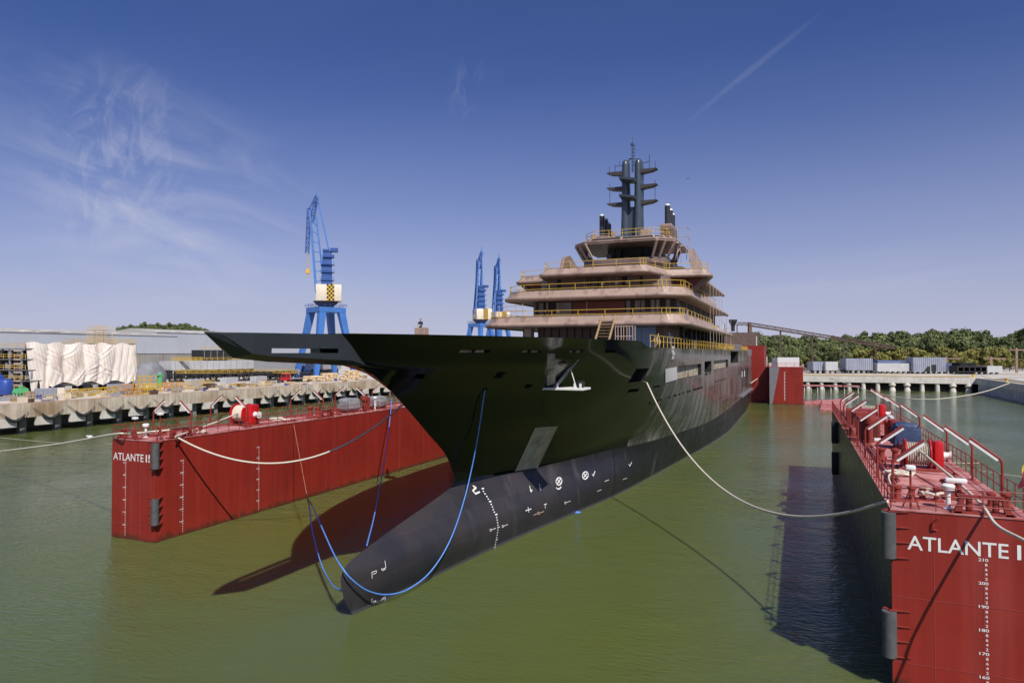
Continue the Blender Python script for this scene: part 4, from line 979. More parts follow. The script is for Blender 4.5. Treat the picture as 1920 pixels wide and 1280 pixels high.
# ------------------------------------------------------------------ floating dock walls
def lamp_post_proto(side, name_label):
    # side=+1: arm leans towards +X
    t = thing('lamp_post', (0, 0, 0), None, None)
    mb = MB(); mb.tube(fillet([(0, 0, 0), (0, 0, 1.95), (side*1.28, 0, 2.95)], .18, 3), .06, 8); mb.box(-.12, .12, -.12, .12, 0, .05); mb.build('pole', M_redd, t, smooth=50)
    mb = MB(); a = Vector((side*.18, 0, 1.93)); b = Vector((side*1.3, 0, 2.80)); mb.bar(a, b, .13, .1); q = mb.build('tube_light', M_white, t)
    return t
def winch(loc, label, s=1.0, cover=False, rope_side=1):
    t = thing('winch', loc, label, 'winch', 'mooring winches on the dock walls'); L0 = Vector(loc)
    def V(x, y, z): return L0+Vector((x*s, y*s, z*s))
    mb = MB(); p0, p1 = V(-1.25, -.7, 0), V(1.25, .7, .14); mb.box(p0.x, p1.x, p0.y, p1.y, p0.z, p1.z, .02)
    for x in (-1.0, .75):
        mb.extr([V(x-.05, -.6, .1), V(x-.05, .6, .1), V(x-.05, .25, 1.0), V(x-.05, -.25, 1.0)], (0.1*s, 0, 0))
    mb.build('base', M_redd, t)
    mb = MB(); mb.lathe(V(-.2, 0, .95), [(.36*s, -.62*s), (.36*s, .62*s)], 20, 'X'); mb.build('drum', M_bred, t, smooth=40)
    for x in (-.66, .62):
        mb = MB(); mb.lathe(V(-.2, 0, .95), [(.86*s, x*s-.03), (.86*s, x*s+.04)], 28, 'X'); mb.build('flange', M_bred, t, smooth=40)
    mb = MB(); k = 10
    for i in range(k): c = -.55+i*1.1/(k-1); mb.lathe(V(-.2, 0, .95), [(.40*s, (c-.06)*s), (.66*s, (c-.035)*s), (.70*s, c*s), (.66*s, (c+.035)*s), (.40*s, (c+.06)*s)], 24, 'X')
    mb.build('rope_coil', M_rope, t, smooth=50)
    p0, p1 = V(.62, -.48, .12), V(1.12, .48, 1.75); mb = MB(); mb.box(p0.x, p1.x, p0.y, p1.y, p0.z, p1.z, .12*s); mb.build('gearbox', M_bred, t, smooth=30)
    mb = MB(); mb.lathe(V(1.12, 0, .9), [(.25*s, 0), (.2*s, .1), (.2*s, .3*s), (.3*s, .42*s)], 14, 'X'); mb.build('warping_head', M_white, t, smooth=40)
    return t
def fairlead(mb, c, ux, w=1.3):
    c = Vector(c)+Vector((0, 0, .012)); ux = Vector(ux)
    for k in (-.5, .5):
        p = c+ux*w*k*.75; mb.cyl(p, p+Vector((0, 0, .62)), .13, 10)
    for k in (-1, 1):
        a = c+ux*w*.62*k; mb.extr([a+Vector((0, 0, 0)), a+ux*k*.3, a+ux*k*.0+Vector((0, 0, .7)), a-ux*k*.14+Vector((0, 0, .7))], ux.cross(Vector((0, 0, 1)))*.25)
    mb.bar(c-ux*w*.62+Vector((0, 0, .72)), c+ux*w*.62+Vector((0, 0, .72)), .3, .1); mb.bar(c-ux*w*.9+Vector((0, 0, .04)), c+ux*w*.9+Vector((0, 0, .04)), .5, .08)
def bollard(loc, label, s=1.0, cat='bollard'):
    t = thing('bollard', loc, label, cat, 'bollards on the dock walls'); L0 = Vector(loc); mb = MB()
    mb.box(L0.x-.55*s, L0.x+.55*s, L0.y-.3*s, L0.y+.3*s, L0.z, L0.z+.07, .01); mb.build('base', M_redd, t)
    mb = MB()
    for x in (-.3, .3): mb.lathe(L0+Vector((x*s, 0, .07)), [(.17*s, 0), (.14*s, .1*s), (.14*s, .45*s), (.2*s, .5*s), (.2*s, .58*s), (.1*s, .62*s)], 12)
    mb.build('posts', M_redd, t, smooth=40); return t
def vent(loc, label, h=1.1, m=None, name='deck_vent'):
    t = thing(name, loc, label, 'vent', 'white vents on the dock walls'); L0 = Vector(loc); mb = MB()
    mb.lathe(L0, [(.2, 0), (.2, .05), (.1, .06), (.1, h-.3)], 12); mb.build('stem', M_white, t, smooth=40)
    mb = MB(); mb.lathe(L0+Vector((0, 0, h-.3)), [(.12, 0), (.26, .08), (.28, .25), (.2, .32)], 12); mb.build('cap', M_white, t, smooth=40); return t

M_redL = mat('seam_paint', (0.30, 0.045, 0.04), 0.5, var=0.1)
def dock(x0, x1, y0, y1, ztop, which, inner, marks_inner):
    """one floating dock wall; inner = x of the face towards the ship"""
    t = thing('floating_dock_wall', ((x0+x1)/2, y0, 0), f'long red floating dock wall named ATLANTE II on the {which}, with pink deck, railings and fenders', 'dock')
    mb = MB(); mb.box(x0, x1, y0, y1, -4, ztop-.06); mb.build('wall_body', M_red, t)
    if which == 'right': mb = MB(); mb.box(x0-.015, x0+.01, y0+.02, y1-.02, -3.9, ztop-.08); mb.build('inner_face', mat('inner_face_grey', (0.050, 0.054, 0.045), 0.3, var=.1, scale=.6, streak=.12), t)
    mb = MB(); mb.box(x0-.04, x1+.04, y0-.04, y1+.04, ztop-.058, ztop); dk = mb.build('deck', M_deck, t)
    mb = MB()       # weld seams on the end face and long faces
    for z in (1.2, 4.1): mb.box(x0+.02, x1-.02, y0-.012, y0+.01, z, z+.025)
    for x in (x0+(x1-x0)*.31, x0+(x1-x0)*.66): mb.box(x, x+.03, y0-.011, y0+.01, -.5, ztop-.1)
    mb.build('weld_seams', M_redL, t)
    # lettering on the end face
    mb = MB(); 
    if which == 'right':
        put_text(mb, 'ATLANTE', (4.42, y0-.014, 6.26), (1, 0, 0), (0, 0, 1), 3.75, .62, bold=.008); put_text(mb, 'II', (8.47, y0-.014, 6.26), (1, 0, 0), (0, 0, 1), .44, .62, bold=.008); xm = 7.32; ix = 4.0
    else:
        put_text(mb, 'ATLANTE', (x0+.16, y0-.014, 6.28), (1, 0, 0), (0, 0, 1), 3.45, .60, bold=.008); put_text(mb, 'II', (x0+3.86, y0-.014, 6.28), (1, 0, 0), (0, 0, 1), .44, .60, bold=.008); xm = x0+1.55
    mb.build('name_lettering', M_white, t, label='white painted name ATLANTE II')
    mb = MB()
    def marks(org, ux):
        org = Vector(org); ux = Vector(ux)
        for k in range(34):
            v = 210-2*k; z = 6.05-.2*k
            if z < .15: break
            if v % 10 == 0: put_text(mb, str(v), org-ux*.24+Vector((0, 0, z)), ux, (0, 0, 1), .36, .13, bold=.015)
            else: put_text(mb, str(v % 10), org+Vector((0, 0, z)), ux, (0, 0, 1), .09, .12, bold=.015)
    marks((xm, y0-.014, 0), (1, 0, 0))
    for ym in marks_inner: marks((inner+(.014 if inner == x1 else -.014), ym, 0), (0, 1, 0) if inner == x1 else (0, -1, 0))
    mb.build('draft_marks', M_white, t, label='white draft marks in a column')
    # railings
    mb = MB(); e = .12
    gap = 1.6
    railing(mb, [(inner, y0+.1, ztop), (inner, y1-.1, ztop)], 1.05, 1.25, .028, (1, .5))
    outer = x0 if inner == x1 else x1
    railing(mb, [(outer, y0+.1, ztop), (outer, y1-.1, ztop)], 1.05, 1.25, .028, (1, .5))
    railing(mb, [(x0, y0+.1, ztop), (x1, y0+.1, ztop)], 1.05, 1.6, .022, (1, .66, .33))
    mb.build('railing', M_redd, t)
    # cylinder fenders with brackets on the inner corners
    s = 1 if inner == x1 else -1
    fl = [(y0-.02, 5.85, 7.85), (y0-.02, 1.45, 3.45)]
    if which == 'right': fl += [(y1-13.0, 5.4, 7.6), (y1-13.0, 2.1, 4.4)]
    for fy, z0, z1 in fl:
        mb = MB(); c = Vector((inner+s*.02, fy, 0)); R = .30
        if fy > y0+1: mb.box(inner-.01 if s > 0 else inner-.6, inner+.6 if s > 0 else inner+.01, fy-.5, fy+.5, z0, z1, .05)
        else: mb.cyl((c.x+s*.1, c.y-.08, z0), (c.x+s*.1, c.y-.08, z1), R, 20)
        f = mb.build('fender', M_rub if fy < y0+1 else M_black, t, smooth=40)
        if fy < y0+1:
            mb = MB()
            for z in (z0-.02, (z0*2+z1)/3, (z0+2*z1)/3, z1+.02):
                mb.extr([(c.x+s*.1, c.y-.1, z), (c.x-s*.75, c.y-.02, z), (c.x-s*.3, c.y+.2, z), (c.x+s*.1, c.y+.2, z)], (0, 0, .04)); mb.extr([(c.x+s*.02, c.y+.02, z), (c.x+s*.02, c.y+.75, z), (c.x+s*.35, c.y+.1, z)], (0, 0, .04))
            mb.build('bracket', M_redd, f)
    mb = MB(); fairlead(mb, ((xm if which == 'right' else x0+1.5), y0+.35, ztop), (1, 0, 0)); fairlead(mb, (inner-s*.35, y0+2.6 if which == 'left' else y0+30, ztop), (0, 1, 0))
    if which == 'left': fairlead(mb, (inner-s*.35, y0+21.5, ztop), (0, 1, 0))
    mb.build('fairlead', M_redd, t)
    for k, fx in enumerate((.16, .22, .84)):
        x = x0+(x1-x0)*fx; mb = MB(); mb.tube([(x, y0+4+k*3, ztop+.12), (x, y1-2, ztop+.12)], .05 if k else .07, 6)
        for q_ in range(11): yy = y0+5+k*3+q_*4.6; mb.box(x-.09, x+.09, yy-.05, yy+.05, ztop, ztop+.13)
        mb.build('deck_pipe', M_redd, t, smooth=40)
    rh = random.Random(len(which))
    for k in range(12):
        x = x0+rh.uniform(1.0, 4.2); yy = y0+3+k*4.4+rh.uniform(-1, 1); mb = MB()
        if k % 3 == 0: mb.box(x-.4, x+.4, yy-.4, yy+.4, ztop, ztop+.14, .03); mb.box(x-.46, x+.46, yy-.06, yy+.06, ztop+.13, ztop+.18)
        elif k % 3 == 1: mb.lathe((x, yy, ztop), [(.32, 0), (.32, .08), (.28, .1), (.05, .12)], 14)
        else: mb.cyl((x, yy, ztop), (x, yy, ztop+.5), .07, 8); mb.lathe((x, yy, ztop+.5), [(.07, 0), (.17, .04), (.17, .1), (.05, .13)], 10)
        mb.build('deck_fitting', M_redd, t, smooth=35)
    if which == 'right':
        mb = MB(); mb.tube(fillet([(5.55, y0-.2, 7.8), (5.55, y0-.2, 7.75), (5.4, y0-.1, 7.55), (5.4, y0-.1, 7.25), (5.55, y0-.02, 7.2)], .05, 2), .035, 6); mb.build('hook', M_redd, t)
    return t
DZ = 8.0
dR = dock(3.8, 9.05, 35.0, 93.5, DZ, 'right', 3.8, [])
dL = dock(-51.85, -46.95, 39.0, 95.0, DZ, 'left', -46.95, [41.6, 50.2])

pp = lamp_post_proto(1, ''); pm = lamp_post_proto(-1, '')
posts = []
for i, y in enumerate((42.65, 48.9, 60.0, 67.8, 75.6, 84)): posts.append((pp, -51.6, y, f'{ORD[i]} lamp post from the near end on the outer edge of the left dock wall'))
for i, y in enumerate((42.65, 48.9, 60.0, 67.8, 75.6)): posts.append((pm, -47.2, y, f'{ORD[i]} lamp post from the near end on the inner edge of the left dock wall'))
for i, y in enumerate((36.6, 43.4, 51.0, 57.0, 66.0, 74.0, 80.0)): posts.append((pp, 4.05, y, f'{ORD[i]} lamp post from the near end on the inner edge of the right dock wall'))
for i, y in enumerate((38.6, 44.6, 51.6, 62.3, 73.0, 81.0, 87.0)): posts.append((pm, 8.8, y, f'{ORD[i]} lamp post from the near end on the outer edge of the right dock wall'))
used = set()
for pr_, x, y, lb in posts:
    c = pr_ if id(pr_) not in used else copy_tree(pr_); used.add(id(pr_))
    c.location = (x, y, DZ); tag(c, lb, 'lamp post', 'red lamp posts with white tubes on the dock walls')

winch((6.75, 47.4, DZ), 'red winch with cream rope coils on the right dock wall deck', 1.0)
winch((-49.6, 51.2, DZ), 'bright red winch with pale drum on the left dock wall deck', 1.15)
winch((6.6, 76, DZ), 'red winch far along the right dock wall beside the square housings', 1.1)
bollard((4.6, 37.2, DZ), 'red twin bollard by the near inner corner of the right dock wall')
bollard((5.7, 37.6, DZ), 'red twin bollard wrapped in cream rope near the right dock corner')
bollard((7.0, 40.0, DZ), 'red twin bollard under the white flood light on the right dock wall')
bollard((8.3, 37.0, DZ), 'red twin bollard beside the near fairlead of the right dock wall')
bollard((5.3, 50.0, DZ), 'tapered red bollard left of the winch on the right dock wall', 1.3)
bollard((6.9, 51.5, DZ), 'tall red twin bollard behind the winch on the right dock wall', 1.6)
bollard((-49.8, 42.0, DZ), 'red twin bollard behind the near fairlead of the left dock wall')
bollard((-47.9, 44.0, DZ), 'red twin bollard with loose cream rope on the left dock wall')
bollard((-48.9, 60.6, DZ), 'tall red twin bollard midway along the left dock wall', 1.7)
bollard((-48.4, 63.6, DZ), 'red twin bollard beyond the midway one on the left dock wall', 1.1)
vent((6.15, 35.9, DZ), 'white vent post beside the near fairlead of the right dock wall')
vent((6.9, 63, DZ), 'tall white vent post behind the dark blue cover on the right dock wall', 1.9)
vent((-50.0, 40.6, DZ), 'white vent post near the corner of the left dock wall')
vent((-47.8, 70.6, DZ), 'white vent post between the grey covered winches on the left dock wall', 1.6)
# flood lights
def flood(loc, label, h=1.5, wide=False):
    t = thing('flood_light', loc, label, 'light', 'white flood lights on the dock walls'); L0 = Vector(loc); mb = MB()
    mb.tube([L0, L0+Vector((0, 0, h))], .05, 6)
    if not wide: mb.tube([L0+Vector((-.35, 0, 0)), L0+Vector((0, 0, h*.55))], .035, 5); mb.tube([L0+Vector((.35, 0, 0)), L0+Vector((0, 0, h*.55))], .035, 5)
    mb.build('stand', M_redd, t)
    mb = MB(); w = .45 if wide else .2
    mb.box(L0.x-w, L0.x+w, L0.y-.18, L0.y+.18, L0.z+h, L0.z+h+.2, .05); mb.build('lamp_head', M_white, t, smooth=40)
flood((4.6, 35.25, DZ), 'white flood light on the near inner corner rail of the right dock wall', 1.75)
flood((6.95, 38.7, DZ), 'wide white flood light lying low above a bollard on the right dock wall', .75, True)
flood((-50.5, 40.0, DZ), 'white round flood light above the near fairlead of the left dock wall', 1.5)
flood((-47.15, 39.6, DZ), 'white flood light on a braced stand at the left dock corner', 2.0)
flood((4.4, 47.0, DZ), 'white flood light on the inner rail left of the winch, right dock wall', 1.6)
# covered machinery
def covered(loc, sx, sy, sz, m, label, seed):
    t = thing('covered_winch', loc, label, 'covered winch', 'winches under covers on the dock walls'); mb = MB(); L0 = Vector(loc)
    mb.box(L0.x-sx*.8, L0.x+sx*.8, L0.y-sy*.6, L0.y+sy*.6, L0.z, L0.z+.2, .02); mb.build('base', M_redd, t)
    bm = bmesh.new(); bmesh.ops.create_cube(bm, size=2); bmesh.ops.bevel(bm, geom=bm.edges[:], offset=.5, segments=3, affect='EDGES', profile=.5); bmesh.ops.subdivide_edges(bm, edges=bm.edges[:], cuts=1, use_grid_fill=True)
    r = random.Random(seed); vs = []
    for v in bm.verts:
        k = 1+.07*(r.random()-.5)*2*(1 if v.co.z > -.8 else .6); vs.append((L0.x+v.co.x*sx*k*(1.0 if v.co.z < .3 else .9), L0.y+v.co.y*sy*k, L0.z+.15+(v.co.z*k+1)*sz/2))
    bm.verts.index_update(); mb = MB(); mb.add(vs, [[v.index for v in f.verts] for f in bm.faces]); bm.free(); mb.build('cover', m, t, smooth=25)
covered((7.15, 57.2, DZ), .95, .8, 1.75, M_ntarp, 'dark blue tarpaulin over a winch on the right dock wall', 2)
covered((-48.9, 66.9, DZ), 1.0, 1.2, 1.5, M_gtarp, 'nearer grey covered winch on the left dock wall', 3)
covered((-48.9, 72.6, DZ), 1.1, 1.2, 1.4, M_gtarp, 'farther grey covered winch on the left dock wall next to the bow', 4)
# square steel housings with round vents, far part of the right wall
def housing(loc, w, d, h, label, ball=True):
    t = thing('deck_housing', loc, label, 'housing', 'red housings on the dock walls'); L0 = Vector(loc); mb = MB()
    mb.box(L0.x-w/2, L0.x+w/2, L0.y-d/2, L0.y+d/2, L0.z, L0.z+h, .04); mb.build('casing', M_redd, t)
    mb = MB(); mb.box(L0.x-w/2+.15, L0.x+w/2-.15, L0.y-d/2-.02, L0.y-d/2, L0.z+.15, L0.z+h-.3, .01); mb.build('hatch', mat('hatch_dark', (0.10, 0.02, 0.018), .6), t)
    if ball:
        mb = MB(); mb.lathe(L0+Vector((0, -d/2-.45, 0)), [(.2, 0), (.2, h*.75), (.42, h*.8), (.45, h*.95), (.42, h*1.12), (.1, h*1.16)], 16); mb.build('mushroom_vent', M_redd, t, smooth=40)
housing((5.1, 61.0, DZ), 1.5, 1.6, 1.9, 'red steel housing with a round vent, inner side of right dock wall')
housing((6.9, 62.5, DZ), 1.0, 1.3, 1.5, 'red steel housing with a round vent behind the blue cover')
housing((5.0, 67.5, DZ), 1.3, 1.4, 1.8, 'plain square red housing beyond the round vents on the right dock wall', False)
housing((5.4, 72.5, DZ), 2.4, 1.2, 1.7, 'wide red housing far along the right dock wall', False)
housing((7.9, 64.5, DZ), .8, .9, .8, 'low red box near the outer rail of the right dock wall', False)
housing((-48.2, 69.6, DZ), .5, .5, 1.6, 'slim red post box with round vent between covered winches, left dock wall')
housing((-47.6, 78.5, DZ), 1.2, 1.2, 1.5, 'red housing tucked against the bow on the left dock wall')
# coiled loose rope
def coil(loc, label, n=5, r=.5, seed=0):
    rr = random.Random(seed); P = []
    for i in range(n*10): a = i*.63; k = r*(.6+.5*rr.random()); P.append((loc[0]+math.cos(a)*k*1.5, loc[1]+math.sin(a)*k, loc[2]+.06+.22*rr.random()))
    mb = MB(); mb.tube(spline(P, 3), .055, 6); tag(mb.build('rope_coil', M_rope, smooth=60), label, 'rope', 'loose rope coils on the dock walls')
coil((5.2, 44.5, DZ), 'tangled cream rope beside the winch on the right dock wall', 5, .5, 1)
coil((5.7, 37.6, DZ+.15), 'cream rope wound over the corner bollard of the right dock wall', 3, .35, 2)
coil((-49.2, 55.6, DZ), 'heap of cream rope behind the winch on the left dock wall', 8, .75, 3)
coil((-47.8, 44.3, DZ), 'cream rope tangle near the left dock corner', 3, .4, 4)
# flag on the right
fl_ = PZ(1926, 955, DZ); t = thing('flag', (8.9, 35.3, DZ), 'maroon and yellow flag at the right edge above the dock rail', 'flag')
mb = MB(); mb.tube([(8.95, 35.3, DZ), (8.95, 35.3, DZ+2.6)], .025, 6); mb.build('staff', M_redd, t)
vs = []; fs = []
for j in range(9):
    for i in range(5): u = i/4; v = j/8; vs.append((8.95-.34*u*(.4+.6*v)+.03*math.sin(v*9+u*3), 35.3-.05*math.sin(v*7+u*5), DZ+2.5-1.1*v-.25*u))
for j in range(8):
    for i in range(4): fs.append((j*5+i, j*5+i+1, (j+1)*5+i+1, (j+1)*5+i))
mb = MB(); mb.v = vs; mb.f = fs; mb.m = [0 if (k % 4) < 1 or (k//4) < 3 else 1 for k in range(len(fs))]
mb.build('cloth', [mat('flag_yellow', (0.6, 0.42, 0.06), .8), mat('flag_maroon', (0.22, 0.02, 0.04), .8)], t, smooth=60)

# ------------------------------------------------------------------ ropes
def rope(name, P, r, m, label, n=10, cat='rope'):
    mb = MB(); mb.tube(spline(P, n), r, 8); o = mb.build(name, m, smooth=60); tag(o, label, cat); return o
def hang(a, b, sag, n=8):
    a, b = Vector(a), Vector(b); return [a+(b-a)*i/n-Vector((0, 0, sag*4*(i/n)*(1-i/n))) for i in range(n+1)]
hw = hull_hit(1212, 717); hw = onhull(hw.y, hw.z, .05)
end = PX(1664, 939, 3.78)
def fit_rope(a, b, low):    # sag so that the rope passes near a pixel row
    best = None
    for k in range(1, 400):
        s = k*.04; P = hang(a, b, s, 24); m = max((640-F*((p-Vector((0, 0, H))).dot(Vector(UP)))/((p-Vector((0, 0, H))).dot(Vector(FW))), i) for i, p in enumerate(P))
        e = abs(m[0]-low)
        if best is None or e < best[0]: best = (e, s)
    return best[1]
rope('mooring_rope', hang(hw, end, fit_rope(hw, end, 968), 14), .075, M_rope, 'thick cream rope sagging from the ship side to the right dock wall')
a = PZ(329, 818, 8.2); b = Vector((CX-7.2, 52, 11.6))
rope('mooring_rope', hang(a, b, fit_rope(a, b, 868), 14), .075, M_rope, 'thick cream rope from the left dock wall passing behind the bow')
rope('deck_rope', [PZ(329, 818, 8.25), (-48.3, 45.0, 8.5), (-49.0, 47.6, 8.8), (-49.8, 50.6, 9.2)], .07, M_rope, 'cream rope leading from the fairlead to the left winch')
rope('mooring_rope', [(-132.6, 40, 5.5), PD(-90, 858, 95), PD(0, 846, 82), PD(110, 832, 68), PZ(212, 814, 8.35), (-50.3, 39.4, 8.4), (-49.2, 42.3, 8.45)], .08, M_rope, 'heavy cream rope leaving the left dock wall towards the left edge')
rope('mooring_line', [PD(-60, 812, 92), PD(0, 820, 82), PD(110, 830, 68), PX(213, 832, -51.9)], .02, M_rope, 'thin slack line under the heavy rope at the left edge')
rope('mooring_rope', [(6.6, 47.0, 9.2), (6.9, 43.0, 8.9), (7.2, 38.5, 8.6), (7.35, 35.5, 8.35), PD(1870, 985, 28), PD(1925, 1015, 26), PD(2000, 1062, 24), PD(2350, 1275, 17)], .065, M_rope, 'cream rope from the right winch running out over the near dock edge')
rope('deck_line', [(5.0, 45, 8.1), (4.5, 42.5, 8.2), (4.5, 39.8, 8.1), (5.1, 37.6, 8.6), (5.7, 37.5, 8.6)], .05, M_rope, 'cream rope lying along the inner rail of the right dock wall')
rope('mooring_line', [(8.95, 78, 9.0), PD(1760, 828, 55), PD(1835, 865, 46), PD(1925, 895, 38), (62, 30, 5.4)], .018, M_rope, 'thin pale line running behind the lamp posts of the right dock wall')
rope('mooring_rope', [PX(1408, 718, CX+11.5), PD(1425, 706, 212), PD(1441, 690, 214)], .12, M_rope, 'cream rope from the ship stern to the far red dock wall')
rope('mooring_rope', [PD(1555, 708, 268), PD(1620, 730, 240), PD(1680, 744, 214), PD(1740, 748.5, 205), PD(1800, 743, 204), PD(1850, 733, 208), PZ(1893, 718, 5.4)], .13, M_rope, 'long pale rope swinging across the far basin to the right quay')
# blue slings and their pendants
up0 = PX(551, 797, -46.9); jn = PD(577, 936, 54)
rope('pendant_line', [up0, PD(563, 862, 62), jn], .03, M_rrope, 'rust coloured line from the left dock wall to the blue slings')
rope('sling_fork', [PD(580, 948, 53.5), jn, PD(586, 948, 53.5)], .05, M_rrope, 'short rusty fork joining the two blue slings')
rope('sling', [PD(579.5, 948, 53.5), PD(585, 990, 51), PD(600, 1050, 47), PD(620, 1092, 42), PD(640, 1107, 39.3)], .045, M_brope, 'blue sling dropping to the far side of the bulb nose')
hh = hull_hit(908.5, 730)
def NH(px, py, k): h = hull_hit(px, py); return h-ray(px, py).normalized()*k
rope('sling', [PD(586, 948, 53.5), PD(602, 985, 46), PD(625, 1036, 40.5), PD(641, 1063, 38.2), NH(660, 1086, .5), NH(690, 1107, .6), NH(725, 1114, .8), NH(765, 1104, .8), NH(808, 1070, .7), NH(845, 1010, .7), NH(872, 930, .9), NH(892, 840, 1.2), onhull(hh.y, hh.z, .05)], .045, M_brope, 'long blue sling looping round the bulb up to a hole in the bow')
rope('sling', [PX(735, 745, -46.9), PD(726, 830, 66), PD(705, 950, 50), PX(688, 1021.5, CX+.05)], .045, M_brope, 'straight blue line from the left dock wall down to the bulb top')
# floating blue scrap and gulls
mb = MB(); c = PZ(1078, 960, .03); mb.blob(c, .55, .3, .12, 5, .4, 1); tag(mb.build('floating_sheet', M_brope, smooth=0), 'scrap of blue plastic floating against the hull', 'plastic scrap')
def bird(c, s, label, fly=False):
    t = thing('bird', c, label, 'bird'); c = Vector(c); mb = MB(); mb.blob(c, .11*s, .2*s, .09*s, 1, .03, 2, False); mb.blob(c+Vector((.02, -.2*s, .08*s)), .05*s, .06*s, .05*s, 2, 0, 1, False); mb.tube([c+Vector((.02, -.24*s, .08*s)), c+Vector((.02, -.31*s, .06*s))], [.015*s, .003], 5)
    mb.build('body', M_white if not fly else M_dark, t, smooth=60)
    for q in (-1, 1):
        mb = MB(); e = .55 if fly else .12
        mb.extr([c+Vector((q*.06*s, -.08*s, .03)), c+Vector((q*e*s, .0, .08*s if fly else 0)), c+Vector((q*e*.7*s, .12*s, .06*s if fly else 0)), c+Vector((q*.06*s, .22*s, .03))], (0, 0, .015*s)); mb.build('wing', M_gtarp if not fly else M_dark, t)
bird(PD(169, 820.5, 67)+Vector((0, 0, .1)), 1.6, 'gull resting on the heavy rope at the left')
bird(PD(1290, 335, 90), .5, 'small dark bird in the sky right of the mast', True)

# ------------------------------------------------------------------ left quay
q = thing('left_quay_wall', (-132.6, 60, 0), 'long rust stained concrete quay with hanging fenders on the left', 'quay wall')
mb = MB(); mb.box(-133.6, -132.6, -60, 320, 2.95, GZ+.28); mb.build('edge_beam', M_conc, q)
mb = MB(); mb.box(-142.2, -133.58, -60, 320, 4.3, GZ+.02); mb.build('deck_slab', M_conc, q)
mb = MB(); mb.box(-133.4, -132.9, -60, 320, GZ+.28, GZ+.36); mb.build('edge_strip', mat('edge_red', (0.35, 0.20, 0.16), .8, var=.3, scale=2), q)
y = 84.3-6.55*8; k = 0
while y < 262:
    mb = MB(); mb.box(-133.3, -132.55, y, y+3.0, 1.35, 2.97); mb.build('hanging_panel', M_concw, q)
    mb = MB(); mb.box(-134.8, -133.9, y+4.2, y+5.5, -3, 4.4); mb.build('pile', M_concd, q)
    y += 6.55; k += 1
for i in range(17):
    y0 = 78.5+i*6.5+(4 if 5 < i < 8 else 0)
    if i in (6, 7, 9): continue
    P = [(-132.2, y0+3.4*t, 2.75+1.0*(2*t-1)**2-.25) for t in [k/8 for k in range(9)]]
    mb = MB(); mb.tube(P, [.14, .24, .29, .3, .3, .3, .29, .24, .14], 10); f = mb.build('hanging_fender', mat('fender_black', (0.035, 0.034, 0.034), .8), q, smooth=50)
    mb = MB(); mb.tube([(-132.4, y0-1.5, 4.7), P[0]], .05, 5); mb.tube([P[-1], (-132.4, y0+4.2, 4.1)], .05, 5); mb.build('chain', M_dark, f)

G = GZ+.02
def P5(px, py): return PZ(px, py, G)
def onq(px, d):    # ground point at image column px and view distance d
    p = PD(px, 661, d); return Vector((p.x, p.y, G))
R_ = Vector(RT)
def facebox(mb, c, w, dep, z0, z1, bx=0.0, yaw=0.0):
    """box whose long side faces across the dock axis (parallel to the quay edge, along Y)"""
    mb.box(c.x-dep, c.x, c.y-w/2, c.y+w/2, z0, z1, bx)
# tarpaulin-wrapped block: folds modelled on a cloth sheet
tw = thing('wrapped_block', onq(150, 170), 'huge ship section wrapped in creased white tarpaulin on the left quay', 'wrapped block')
a = onq(49, 158); b = onq(254, 182)
dirv = (b-a).normalized(); nrm = Vector((dirv.y, -dirv.x, 0)); Lw = (b-a).length; z1 = 17.3; z0 = G+2.0
def fold(u, v):
    h = 0
    for uc, am, sp in ((.165, 1.1, .02), (.325, 1.3, .025), (.50, 1.2, .02), (.625, 1.0, .02), (.785, 1.0, .022), (.86, .6, .012), (.93, .5, .012)): h -= am*math.exp(-((u-uc-.015*math.sin(v*4+uc*9))/sp)**2)*(.3+.7*v)
    for uc, vc, am, s in ((.40, .30, 1.0, .05), (.57, .45, 1.0, .06), (.24, .45, .6, .05), (.70, .25, .8, .05), (.10, .2, .6, .06)): h += am*math.exp(-(((u-uc)/s)**2+((v-vc)/.28)**2))
    for k, (uc, vc, sl) in enumerate(((.20, .15, 2.4), (.36, .2, -2.0), (.40, .55, 2.2), (.55, .2, 1.6), (.58, .62, -1.5), (.60, .8, -2.2), (.70, .15, -2.6), (.72, .65, 1.8), (.12, .25, 1.4), (.28, .7, 2.6), (.46, .78, -2.4), (.66, .45, 2.9))):
        d = (v-vc)-sl*(u-uc); h += .38*math.exp(-(d/.035)**2)*math.exp(-((u-uc)/.07)**2)
        d = (v-vc-.11)-sl*.8*(u-uc); h += .28*math.exp(-(d/.03)**2)*math.exp(-((u-uc)/.06)**2)
    h += .10*math.sin(u*95+6*v+2*math.sin(v*7))*(.2+v)+.06*math.sin(u*210-v*15)
    return h*.46
nu, nv = 220, 60; vs = []
for j in range(nv+1):
    for i in range(nu+1):
        u = i/nu; v = j/nv; sc = abs(math.sin(u*math.pi*4.2+.5))
        zb = G+.2 if u < .17 else z0-.6; zb += 1.1*sc*(1 if u > .17 else 0) 
        z = z1-(z1-zb)*v + (.25*math.sin(u*31)*(1-v))
        shr = 1.0 if u > .08 else 1
        x = a+dirv*(Lw*(u+(.05*v*v*(1-u*3) if u < .33 else 0)))+nrm*(fold(u, v)+.9*v*(1-v))
        vs.append((x.x, x.y, z))
mb = MB(); mb.add(vs, [(j*(nu+1)+i, j*(nu+1)+i+1, (j+1)*(nu+1)+i+1, (j+1)*(nu+1)+i) for j in range(nv) for i in range(nu)])
